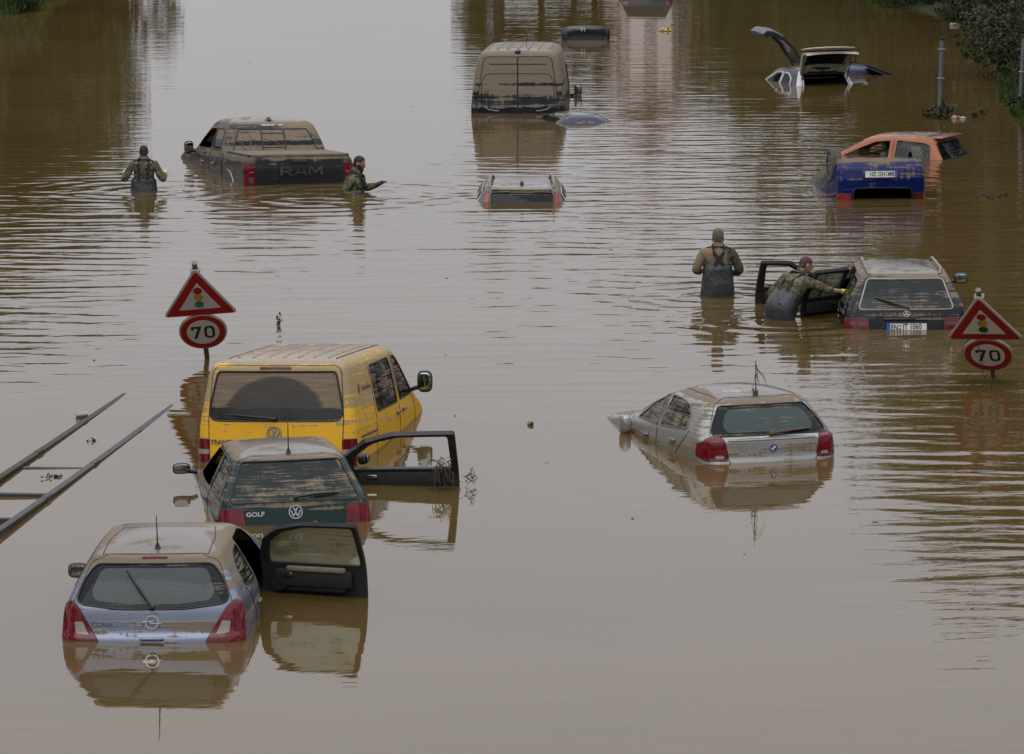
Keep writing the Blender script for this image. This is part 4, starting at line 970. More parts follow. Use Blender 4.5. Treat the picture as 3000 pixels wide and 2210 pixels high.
# ------------------------------------------------------------ black estate with open doors
def merc():
    mud = ((0, .02), (.80, .05), (.84, .3), (.88, .52), (.90, .45), (.94, .2), (1.0, .42), (1.2, .48), (1.36, .60), (1.5, .6))
    PT = paint('black_paint', (.006, .007, .010), .2, 0, .9, mud, .62, wet=1, topdry=.58, film=.0)
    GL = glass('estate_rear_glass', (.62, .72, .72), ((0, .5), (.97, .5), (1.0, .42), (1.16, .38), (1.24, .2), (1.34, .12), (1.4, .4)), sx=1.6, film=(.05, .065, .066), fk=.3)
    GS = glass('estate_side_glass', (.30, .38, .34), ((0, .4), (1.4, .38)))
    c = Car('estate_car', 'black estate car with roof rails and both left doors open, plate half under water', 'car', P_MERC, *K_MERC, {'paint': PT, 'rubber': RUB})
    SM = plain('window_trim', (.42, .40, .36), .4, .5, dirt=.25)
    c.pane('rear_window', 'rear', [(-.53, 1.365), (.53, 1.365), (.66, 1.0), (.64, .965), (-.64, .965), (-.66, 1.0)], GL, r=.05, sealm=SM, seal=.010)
    for s in ('left', 'right'):
        c.pane('side_window', s, [(.42, .99), (.55, 1.33), (1.12, 1.355), (1.10, .985)], GS, r=.04)
    c.pane('side_window', 'right', [(1.20, .985), (1.22, 1.36), (1.80, 1.365), (1.82, .99)], GS, r=.03)
    c.pane('side_window', 'right', [(1.90, .99), (1.88, 1.365), (2.25, 1.355), (2.95, 1.0)], GS, r=.03)
    c.pane('windscreen', 'front', [(-.68, 1.06), (-.57, 1.37), (.57, 1.37), (.68, 1.06)], GS, r=.05)
    for s in (-1, 1):
        m = lambda pts: [(s * x, z) for x, z in pts]
        c.lamp('rear', m([(1.0, .845), (.535, .845), (.52, .6), (1.0, .6)]), RED, .012, .02, [(m([(.545, .745), (.69, .745), (.69, .80), (.545, .80)]), plain('smoked_lamp', (.10, .06, .06), .2, dirt=.2)), (m([(.72, .75), (.80, .75), (.80, .80), (.72, .80)]), plain('smoked_lamp', (.10, .06, .06), .2))])
    gate = c.panel('tailgate', 'rear', [(-.515, .6), (.515, .6), (.69, .98), (.55, 1.38), (.44, 1.418), (-.44, 1.418), (-.55, 1.38), (-.69, .98)], PT)
    c.stick('grip_strip', 'rear', 0, .83, rbox((.66, .04, .03), .014, 2), PT, .008, gate)
    b = ring(.045, .040, .008); 
    for k in range(3): join(b, barp((0, 0), (.042 * sin(k * 2.094), .042 * cos(k * 2.094)), .010, .008))
    c.stick('badge', 'rear', 0, .905, b, CHR, .006, gate)
    number_plate(c, 'rear', 0, .72, ('EN', 'JT 1060'), .57, .125)
    wiper(c, .02, .985, -.40, 1.11, plain('muddy_wiper', (.09, .07, .05), .8, dirt=.3))
    # open left doors
    for nm, wp, dp, H, an, glz in (('front_door', [(1.95, .995), (1.92, 1.355), (2.25, 1.345), (2.88, 1.0)], [(1.85, .35), (1.83, 1.40), (2.28, 1.385), (3.02, .98), (3.06, .35)], (-.86, 3.04, 0), 72, False),
                                   ('rear_door', [(1.16, .99), (1.19, 1.35), (1.74, 1.355), (1.76, .995)], [(1.06, .35), (1.14, 1.395), (1.79, 1.40), (1.81, .35)], (-.87, 1.80, 0), 50, True)):
        w = c.hole('left', wp, .03); d = cut(c.bm, 'left', rpoly(dp, .03)); thicken(d, .05, 1)
        door = obj(nm, d, [PT, DARK, RUB], c.root, origin=H); door.rotation_euler = (0, 0, R(-an))
        if glz:
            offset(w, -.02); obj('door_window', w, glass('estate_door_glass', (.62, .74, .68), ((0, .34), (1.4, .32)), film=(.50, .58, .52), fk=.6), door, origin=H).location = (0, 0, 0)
            b = bmesh.new(); tube(b, [(-.82 - H[0], 1.40 - H[1], .99), (-.66 - H[0], 1.42 - H[1], 1.35)], .014, 6); obj('quarter_bar', b, RUB, door)
        else: w.free()
        inner_trim(door, H, -1, dp[0][0], dp[-1][0], .98, -.82, tan=False)
    RM = plain('muddy_rail', (.25, .20, .15), .6, .2, dirt=.35)
    for s in (-1, 1):
        b = bmesh.new(); P = [c.at('top', s * .50, .50, 0)] + [c.at('top', s * (.515 - .02 * t), .58 + 1.25 * t, .055) for t in [i / 8 for i in range(9)]] + [c.at('top', s * .48, 1.92, 0)]; tube(b, P, .022, 8)
        tube(b, [c.at('top', s * .51, .85, -.01), c.at('top', s * .51, .85, .05)], .02, 6); obj('roof_rail', b, RM, c.root)
    mirror(c, 'right', 2.78, 1.08, 1.02, (.22, .13, .16), BLK)
    seats(c, [(1.30, 1.03, 'bench'), (2.15, 1.05, 'front')], plain('grey_seat', (.06, .07, .072), .9, dirt=.2))
    c.finish()
merc()

# ------------------------------------------------------------ pickup truck
def ram():
    mud = ((0, .05), (.95, .08), (1.18, .16), (1.26, .35), (1.31, .62), (1.40, .66), (1.47, .5), (1.49, .15), (1.545, .15), (1.57, .62), (1.70, .70), (1.78, .5), (1.95, .5))
    PT = paint('charcoal_paint', (.022, .023, .025), .3, .3, .7, mud, .75, wet=.95, topdry=.54, film=.02)
    GM = glass('pickup_glass', (.05, .05, .05), ((0, .9), (1.36, .92), (1.47, .8), (1.49, .1), (1.545, .1), (1.57, .86), (1.78, .80)), sx=1.2)
    GS = glass('pickup_side_glass', (.08, .09, .09), ((0, .9), (1.4, .5), (1.5, .2), (1.56, .25), (1.6, .9), (1.78, .9)), sx=1.2)
    PTS = paint('streaked_charcoal_paint', (.018, .018, .018), .35, .1, .4, ((0, .1), (.85, .22), (1.0, .36), (1.15, .40), (1.28, .5), (1.4, .6)), .6, (.15, .12, .085), sx=1.6, sz=26, wet=.6, film=.03)
    c = Car('pickup_truck', 'mud coated dark pickup truck with covered bed standing between two soldiers', 'pickup truck', P_RAM, *K_RAM, {'paint': PT, 'rubber': RUB}, rc=.10, rcy=.08, kr=.0, bow=.03, fc=.35, fcy=.4)
    for s in (-1, 1):
        m = lambda pts: [(s * x, z) for x, z in pts]
        c.lamp('rear', m([(.845, 1.215), (1.1, 1.215), (1.1, .74), (.845, .74)]), RED, .012, .02, [(m([(.87, .86), (.96, .86), (.96, .97), (.87, .97)]), plain('smoked_lamp', (.10, .06, .06), .2, dirt=.2)), (m([(.87, 1.06), (.95, 1.06), (.95, 1.075), (.87, 1.075)]), WLAMP)])
    gate = c.panel('tailgate', 'rear', [(-.825, .72), (.825, .72), (.825, 1.335), (-.825, 1.335)], PT, r=.015, gap=.007)
    LT = plain('black_chrome', (.16, .165, .17), .25, .9)
    b = bmesh.new()
    def slab(pts, x0): join(b, prism([(x0 + x, z) for x, z in pts], .022))
    # three blocky capitals built stroke by stroke
    R_ = [[(0, 0), (.055, 0), (.055, .17), (0, .17)], [(.055, .125), (.215, .125), (.215, .17), (.055, .17)], [(.165, .07), (.22, .07), (.22, .125), (.165, .125)], [(.055, .06), (.165, .06), (.165, .10), (.055, .10)], [(.12, .06), (.18, .06), (.25, 0), (.18, 0)]]
    A_ = [[(0, 0), (.06, 0), (.135, .17), (.10, .17)], [(.135, .17), (.165, .17), (.26, 0), (.20, 0)], [(.07, .035), (.19, .035), (.172, .075), (.088, .075)]]
    M_ = [[(0, 0), (.055, 0), (.055, .17), (0, .17)], [(.225, 0), (.28, 0), (.28, .17), (.225, .17)], [(.055, .17), (.055, .10), (.14, .03), (.14, .09)], [(.14, .03), (.225, .10), (.225, .17), (.14, .09)]]
    for L, x0 in ((R_, -.40), (A_, -.135), (M_, .135)):
        for s_ in L: slab(s_, x0)
    for v in b.verts: v.co.y -= .085
    c.stick('brand_lettering', 'rear', .02, 1.085, b, LT, .004, gate, smooth=False)
    c.stick('gate_handle', 'rear', 0, 1.255, rbox((.28, .075, .03), .012, 2), BLK, .006, gate)
    b = rbox((1.80, 1.66, .035), .012, 2, (0, .90, 1.372)); TN = plain('muddy_tonneau', (.165, .125, .085), .85, var=.3, vs=5)
    join(b, rbox((1.84, .06, .05), .015, 2, (0, .09, 1.367))); tn = obj('bed_cover', b, TN, c.root)
    for s in (-1, 1):
        b = rbox((.06, 1.66, .05), .02, 2, (s * .93, .90, 1.365)); obj('bed_rail', b, BLK, c.root)
    k = Car('x', 'x', 'x', P_RAMCAB, (0, 0, 0), (0, 0, 0), {'paint': PT, 'rubber': RUB}, rc=.12, rcy=.1, kr=.0, bow=.04); bpy.data.objects.remove(k.root); k.root = c.root
    k.pane('rear_window', 'rear', [(-.66, 1.775), (.66, 1.775), (.81, 1.40), (.81, 1.375), (-.81, 1.375), (-.81, 1.40)], GM, r=.03)
    for x in (-.24, .20): k.strip('slider_frame', 'rear', [(x, 1.38), (x, 1.77)], .012, BLK)
    k.strip('slider_frame', 'rear', [(-.24, 1.70), (.20, 1.70)], .008, BLK); k.strip('slider_frame', 'rear', [(-.24, 1.44), (.20, 1.44)], .008, BLK)
    for pts in ([(-.50, 1.76), (-.44, 1.62), (-.47, 1.50), (-.48, 1.38)], [(-.20, 1.60), (.0, 1.55), (.12, 1.46), (.15, 1.42)], [(-.72, 1.56), (-.62, 1.52), (-.60, 1.42), (-.54, 1.38)]): k.strip('silt_worm', 'rear', pts, .008, SILT)
    h = k.hole('left', [(2.86, 1.385), (2.84, 1.77), (3.35, 1.75), (4.02, 1.42), (4.0, 1.385)], .03); h.free()
    k.pane('side_window', 'left', [(2.06, 1.385), (2.20, 1.77), (2.75, 1.775), (2.75, 1.385)], GS, r=.03)
    for p in ([(2.10, 1.40), (2.22, 1.735), (2.74, 1.735), (2.74, 1.40)], [(2.86, 1.40), (2.84, 1.73), (3.35, 1.72), (3.95, 1.42)]): k.pane('side_window', 'right', p, GS, r=.03)
    k.pane('windscreen', 'front', [(-.80, 1.45), (-.70, 1.76), (.70, 1.76), (.80, 1.45)], GS, r=.05)
    k.strip('door_gap', 'left', [(2.80, 1.25), (2.79, 1.74)], .007, RUB); c.strip('door_gap', 'left', [(2.80, .8), (2.80, 1.28)], .007, RUB); c.strip('door_gap', 'left', [(1.80, .7), (1.80, 1.30)], .012, RUB); k.strip('door_gap', 'left', [(2.03, 1.25), (2.03, 1.40), (2.17, 1.76), (2.8, 1.775)], .006, RUB)
    for y in (2.40, 3.25): c.stick('door_handle', 'left', y, 1.13, rbox((.22, .04, .04), .014, 2), GREYM, .03)
    k.stick('brake_light', 'rear', 0, 1.835, rbox((.42, .055, .02), .012, 2), WLAMP, .006); k.stick('brake_light', 'rear', .08, 1.835, rbox((.07, .05, .03), .012, 2), RED, .008)
    p = k.at('top', 0, 2.3, -.01); b = bmesh.new(); join(b, ell((.09, .2, .16), 2.2, tuple(p), 12, 8)); obj('roof_fin', b, PT, c.root)
    mirror(c, 'left', 4.05, 1.36, 1.13, (.18, .16, .24), plain('muddy_mirror', (.05, .04, .03), .8, dirt=.2), arm=.08); mirror(c, 'right', 3.75, 1.48, 1.17, (.2, .16, .27), BLK, arm=.08)
    c.strip('arch_lip', 'left', [(.86, .70), (.92, .86), (1.05, .98), (1.20, 1.04), (1.40, 1.06)], .014, plain('arch_trim', (.30, .30, .30), .3, .8, dirt=.2), .004)
    obj('front_seat', join(rbox((.5, .16, .7), .06, 3, (-.42, 2.95, 1.25)), ell((.28, .12, .2), 3, (-.42, 2.97, 1.68), 14, 8)), SEAT, c.root); obj('front_seat', join(rbox((.5, .16, .7), .06, 3, (.42, 2.95, 1.25)), ell((.28, .12, .2), 3, (.42, 2.97, 1.68), 14, 8)), SEAT, c.root)
    b = k.bm; o = obj('cab', b, PT, c.root, angle=50); c.finish('body', PTS)
ram()

# ------------------------------------------------------------ tall van
def van():
    mud = ((0, .02), (1.325, .02), (1.345, .5), (1.36, .62), (1.40, .42), (1.46, .36), (1.55, .42), (1.62, .62), (1.68, .86), (1.78, .92), (1.82, .42), (1.86, .42), (1.89, .95), (2.6, .95))
    PT = paint('van_paint', (.012, .014, .020), .28, .2, .7, mud, .85, (.215, .178, .130), sx=.7, sz=12, wet=.95, topdry=.60, film=.0)
    GD = glass('van_dark_glass', (.0, .0, .0), ((0, .1), (1.4, .1)))
    c = Car('panel_van', 'tall silt coated panel van seen from behind, its two rear doors shut', 'van', P_VAN, *K_VAN, {'paint': PT, 'rubber': RUB}, rc=.09, rcy=.08, kr=.01, bow=.04)
    for s in (-1, 1):
        m = lambda pts: [(s * x, z) for x, z in pts]
        d = c.panel('rear_door', 'rear', m([(.006, .9), (.90, .9), (.90, 1.30), (.80, 1.95), (.735, 2.38), (.66, 2.435), (.006, 2.435)]), PT, r=[.005, .02, .2, .2, .08, .08, .005], gap=.010)
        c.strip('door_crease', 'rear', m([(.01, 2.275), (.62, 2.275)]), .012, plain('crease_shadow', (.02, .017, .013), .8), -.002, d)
        c.strip('door_crease', 'rear', m([(.01, 2.075), (.62, 2.07), (.70, 2.04), (.76, 1.92), (.80, 1.60)]), .009, RUB, -.001, d)
        for z in (1.66, 1.80): pass
        c.stick('door_hinge', 'rear', s * .90, 1.665, rbox((.12, .085, .05), .012, 2), BLK, .01)
        c.stick('door_hinge', 'rear', s * .845, 1.845, rbox((.10, .04, .03), .01, 2), BLK, .008)
        c.strip('trim_cord', 'rear', m([(.72, 1.36), (.62, 1.30), (.48, 1.275), (.40, 1.27)]), .012, plain('pale_cord', (.25, .24, .23), .5), .01)
        for p in ([(2.8, 1.5), (2.85, 2.15), (4.1, 2.1), (4.5, 1.55)],): c.pane('side_window', 'left' if s < 0 else 'right', p, GD, r=.05)
        if s > 0: mirror(c, 'right', 4.3, 1.44, 1.17, (.17, .16, .30), BLK, arm=.12)
    c.pane('windscreen', 'front', [(-.85, 1.6), (-.75, 2.25), (.75, 2.25), (.85, 1.6)], GD, r=.06)
    b = rbox((.12, .12, .08), .02, 2, (0, .22, 2.53)); obj('brake_light', b, BLK, c.root)
    for x in (-.66, -.44, -.22, 0, .22, .44, .66): c.strip('roof_rib', 'top', [(x, .45 if abs(x) < .6 else .75), (x, 3.3 if abs(x) < .5 else 2.9)], .03, SILT, -.012)
    b = bmesh.new(); p = c.at('top', .1, 2.2, 0); tube(b, [p, p + Vector((0, 0, .28))], .006, 5); obj('antenna', b, BLK, c.root)
    c.finish()
van()

# ------------------------------------------------------------ estate sunk to its rear window
def volvo():
    mud = ((0, .1), (1.15, .15), (1.3, .2), (1.38, .5), (1.5, .5))
    PT = paint('grey_paint', (.085, .085, .085), .28, .5, .7, mud, .5, wet=1, topdry=.62, film=.1)
    GL = glass('navy_rear_glass', (.02, .03, .04), ((0, .05), (1.3, .1), (1.37, .42)))
    GS = glass('sunk_side_glass', (.02, .025, .03), ((0, .1), (1.4, .1)))
    c = Car('estate_car', 'grey estate car sunk to its rear window, tall red and white lamps beside the glass', 'car', P_VOLVO, *K_VOLVO, {'paint': PT, 'rubber': RUB}, rc=.12)
    c.pane('rear_window', 'rear', [(-.545, 1.365), (.545, 1.365), (.57, 1.0), (-.57, 1.0)], GL, r=.04)
    for s in (-1, 1):
        m = lambda pts: [(s * x, z) for x, z in pts]
        c.lamp('rear', m([(.575, 1.37), (.63, 1.365), (.70, 1.0), (.61, 1.0), (.60, 1.12)]), RED if 0 else plain('bright_red_lamp', (.30, .012, .025), .16, coat=.4, var=.3, spec=.35), .01, .015, [(m([(.55, .98), (.85, .98), (.80, 1.20), (.55, 1.21)]), plain('frosted_lamp', (.5, .47, .44), .2, coat=.8, dirt=.1))])
        sd = 'left' if s < 0 else 'right'; TR = plain('sunk_trim', (.33, .31, .28), .4, .5, dirt=.2)
        for p in ([(.40, 1.03), (.55, 1.34), (1.10, 1.37), (1.12, 1.03)], [(1.2, 1.03), (1.18, 1.375), (1.85, 1.38), (1.88, 1.03)], [(1.97, 1.03), (1.95, 1.38), (2.2, 1.37), (2.85, 1.05)]): c.pane('side_window', sd, p, GS, r=.03, sealm=TR, seal=.014)
        b = bmesh.new(); P = [c.at('top', s * .56, .46, 0)] + [c.at('top', s * (.565 - .03 * t), .56 + 1.3 * t, .07) for t in [i / 8 for i in range(9)]] + [c.at('top', s * .50, 1.98, 0)]; tube(b, P, .024, 8); obj('roof_rail', b, plain('muddy_rail', (.25, .20, .15), .6, .2, dirt=.35), c.root)
    b = rbox((1.06, .16, .035), .015, 3, (0, .38, 1.415)); obj('spoiler', b, PT, c.root)
    for s in (-1, 1):
        c.stick('spoiler_slot', 'rear', s * .36, 1.375, rbox((.30, .022, .03), .008, 1), plain('slot_silt', (.2, .17, .14), .7), .01)
    c.stick('brake_light', 'rear', 0, 1.34, rbox((.32, .022, .01), .004, 1), plain('smoked_strip', (.05, .06, .07), .2), .002)
    p = c.at('top', 0, .78, -.01); b = bmesh.new(); join(b, ell((.07, .17, .16), 2.2, tuple(p), 12, 8)); obj('roof_fin', b, BLK, c.root)
    c.finish()
volvo()

# ------------------------------------------------------------ car roof just breaking the surface beside the tall van
def sedan():
    PT = paint('slate_blue_paint', (.045, .052, .085), .22, .4, .9, ((0, .1), (1.5, .25)), .35, wet=1, topdry=.7, film=.05)
    GS = glass('sunk_side_glass', (.02, .025, .03), ((0, .1), (1.4, .1)))
    c = Car('saloon_car', 'slate blue roof of a drowned saloon breaking the surface beside the tall van', 'car', P_SEDAN, *K_SEDAN, {'paint': PT, 'rubber': RUB})
    TR = plain('sunk_trim', (.33, .31, .28), .4, .5, dirt=.2)
    for s in ('right', 'left'):
        c.pane('side_window', s, [(1.10, 1.0), (1.36, 1.22), (1.82, 1.27), (1.84, 1.0)], GS, r=.03, sealm=TR); c.pane('side_window', s, [(1.92, 1.0), (1.90, 1.27), (2.2, 1.22), (2.75, 1.0)], GS, r=.03, sealm=TR)
    c.pane('rear_window', 'rear', [(-.52, 1.33), (.52, 1.33), (.68, 1.03), (-.68, 1.03)], GS, r=.05); c.pane('windscreen', 'front', [(-.64, 1.05), (-.53, 1.33), (.53, 1.33), (.64, 1.05)], GS, r=.05)
    c.stick('brake_light', 'rear', 0, 1.345, rbox((.3, .03, .02), .01, 2), RED, .004)
    for x in (-1, 1): c.strip('roof_seam', 'top', [(x * .50, 1.50), (x * .51, 1.8), (x * .47, 2.1)], .006, RUB)
    c.finish()
sedan()

def wheel(b_loc, parent, r=.305, w=.185):
    """tyre with tread blocks and a spoked rim; axis along x"""
    t = bmesh.new(); prof = [(.74, -.5), (.92, -.52), (.985, -.42), (1.0, -.25), (1.0, 0), (1.0, .25), (.985, .42), (.92, .52), (.74, .5)]; n = 48; rows = []
    for q, x in prof: rows.append([t.verts.new((x * w, q * r * cos(2*pi*k/n), q * r * sin(2*pi*k/n))) for k in range(n)])
    for r0, r1 in zip(rows, rows[1:]):
        for k in range(n): t.faces.new((r0[k], r0[(k+1) % n], r1[(k+1) % n], r1[k]))
    for k in range(44):
        for j, xx in enumerate((-.36, -.12, .12, .36)):
            a = 2*pi*(k + .5 * (j % 2)) / 44; bl = rbox((w * .19, .026, .012), .003, 1); M = Matrix.Rotation(a, 4, 'X') @ Matrix.Translation((xx * w, 0, r + .002)) @ Matrix.Rotation(R(25 if j % 2 else -25), 4, 'Z'); join(t, bl, M)
    for v in t.verts: v.co += Vector(b_loc)
    wo = obj('wheel', t, TYRE, parent, angle=30)
    s = 1 if b_loc[0] > 0 else -1; rm = bmesh.new()
    join(rm, ring(r * .76, r * .66, w * .25), Matrix.Translation((s * w * .30 - w * .12, 0, 0)) @ Matrix.Rotation(R(90), 4, 'Y')); join(rm, disc(r * .17, .05, 20), Matrix.Translation((s * w * .38 - .025, 0, 0)) @ Matrix.Rotation(R(90), 4, 'Y'))
    for k in range(7):
        a = 2*pi*k/7; join(rm, rbox((.03, .045, r * .56), .01, 1, (s * w * .36, 0, r * .42)), Matrix.Rotation(a, 4, 'X'))
    join(rm, disc(r * .68, .01, 30), Matrix.Translation((-s * w * .1, 0, 0)) @ Matrix.Rotation(R(90), 4, 'Y'))
    for v in rm.verts: v.co += Vector(b_loc)
    obj('rim', rm, plain('rim_alloy', (.20, .19, .17), .5, .6, dirt=.35), wo); return wo

# ------------------------------------------------------------ blue hatchback on its roof
def blue():
    mud = ((0, .75), (.22, .70), (.30, .48), (.40, .34), (.46, .44), (.56, .36), (.62, .12), (1.5, .05))
    PT = paint('blue_paint', (.002, .010, .088), .22, 0, .7, mud, .5, wet=.2, film=.0)
    c = Car('hatchback_car', 'blue hatchback lying upside down on its roof with two wheels in the air', 'car', P_HATCH, *K_BLUE, {'paint': PT, 'rubber': RUB}, rc=.25, rcy=.2)
    for s in (-1, 1):
        m = lambda pts: [(s * x, z) for x, z in pts]
        c.lamp('rear', m([(.56, .83), (.92, .80), (.92, 1.02), (.60, 1.02)]), plain('bright_red_lamp', (.42, .02, .04), .16, coat=1, var=.2) if s > 0 else RED, .012, .02)
    h = c.hole('rear', [(-.52, .74), (.50, .74), (.54, .80), (.55, 1.2), (.50, 1.35), (-.50, 1.35), (-.55, 1.2), (-.54, .80)], .05); g = trim(h, .02, 0, 0)
    bmesh.ops.delete(g, geom=[f for f in g.faces if len(f.verts) != 4 or f.calc_area() > .0025], context='FACES') if False else None
    h.free()
    b = rbox((1.24, 1.2, .82), .04, 1, (0, .80, .98)); bmesh.ops.delete(b, geom=[f for f in b.faces if f.normal.y < -.9], context='FACES'); bmesh.ops.reverse_faces(b, faces=b.faces[:]); obj('boot_lining', b, DARK, c.root)
    c.strip('opening_seal', 'rear', [(-.54, 1.0), (-.535, .80), (-.50, .735), (0, .73), (.48, .735), (.525, .80), (.53, 1.0)], .014, BLK)
    number_plate(c, 'rear', .03, .49, ('BM', 'HD 201'), .59, .127, off=.016)
    fr = rbox((.67, .17, .02), .02, 2); c.stick('plate_recess', 'rear', .03, .49, fr, plain('recess_blue', (.006, .010, .07), .3), .0)
    b = rbox((1.36, 3.2, .06), .02, 1, (0, 1.85, .25)); obj('underbody', b, plain('underbody_mud', (.06, .05, .04), .9, dirt=.4), c.root)
    b = bmesh.new(); tube(b, [(.35, .25, .2), (.33, .7, .17), (.1, 1.1, .17), (.05, 2.8, .16)], .03, 8); join(b, ell((.42, .28, .16), 3, (.3, .62, .19), 16, 8)); tube(b, [(-.68, .72, .28), (0, .78, .26), (.68, .72, .28)], .035, 8); obj('exhaust', b, plain('rusty_pipe', (.09, .065, .05), .8, dirt=.3), c.root)
    for s in (-1, 1): wheel((s * .74, .72, .22), c.root)
    for s in (-1, 1): wheel((s * .66, 2.95, .58), c.root)
    for s in ('left', 'right'):
        c.strip('door_gap', s, [(1.0, .45), (1.05, .9)], .006, RUB)
        c.pane('side_window', s, [(.60, .98), (.75, 1.32), (2.0, 1.34), (2.5, 1.0)], glass('sunk_side_glass', (.02, .025, .03), ((0, .1), (1.4, .1))), r=.04)
    c.finish()
blue()

# ------------------------------------------------------------ orange hatchback, side on
def orange():
    mud = ((0, .1), (1.05, .12), (1.3, .2), (1.4, .25), (1.5, .4))
    PT = paint('orange_paint', (.36, .115, .05), .35, .1, .5, mud, .5, wet=.9, topdry=.60, film=.12)
    GS = glass('orange_car_glass', (.72, .78, .78), ((0, .1), (1.4, .15)), film=(.12, .14, .14), fk=.25); GD = glass('orange_rear_glass', (.10, .12, .12), ((0, .2), (1.15, .2), (1.4, .15)))
    c = Car('hatchback_car', 'orange hatchback side on, sunk to its windows behind the overturned blue one', 'car', P_HATCH, *K_ORANGE, {'paint': PT, 'rubber': RUB})
    for s in ('left', 'right'):
        c.pane('side_window', s, [(.46, 1.04), (.50, 1.29), (.62, 1.335), (1.17, 1.385), (1.19, 1.02)], GS, r=.035)
        h = c.hole(s, [(1.33, 1.02), (1.31, 1.385), (1.62, 1.365), (2.0, 1.22), (2.42, 1.04), (2.40, 1.02)], .03); h.free()
        c.strip('door_gap', s, [(1.245, .8), (1.24, 1.405)], .007, RUB)
        mirror(c, s, 2.3, 1.06, .95, (.17, .1, .13), PT)
    c.pane('rear_window', 'rear', [(-.56, 1.34), (.56, 1.34), (.72, 1.0), (-.72, 1.0)], GD, r=.05); c.pane('windscreen', 'front', [(-.66, 1.06), (-.53, 1.38), (.53, 1.38), (.66, 1.06)], GS, r=.05)
    b = rbox((1.06, .26, .035), .016, 3, (0, .40, 1.425)); obj('spoiler', b, PT, c.root)
    c.strip('roof_seam', 'top', [(-.42, .62), (-.2, .58), (.2, .58), (.42, .62)], .006, RUB)
    seats(c, [(.85, 1.12, 'bench'), (1.50, 1.15, 'front')], plain('grey_seat', (.06, .07, .072), .9, dirt=.2))
    obj('dashboard', rbox((1.15, .4, .2), .08, 3, (0, 2.25, .98)), DARK, c.root)
    b = bmesh.new(); join(b, ring(.18, .155, .03, 30), Matrix.Translation((-.33, 2.0, 1.12)) @ Matrix.Rotation(R(65), 4, 'X')); obj('steering_wheel', b, BLK, c.root)
    c.finish()
orange()

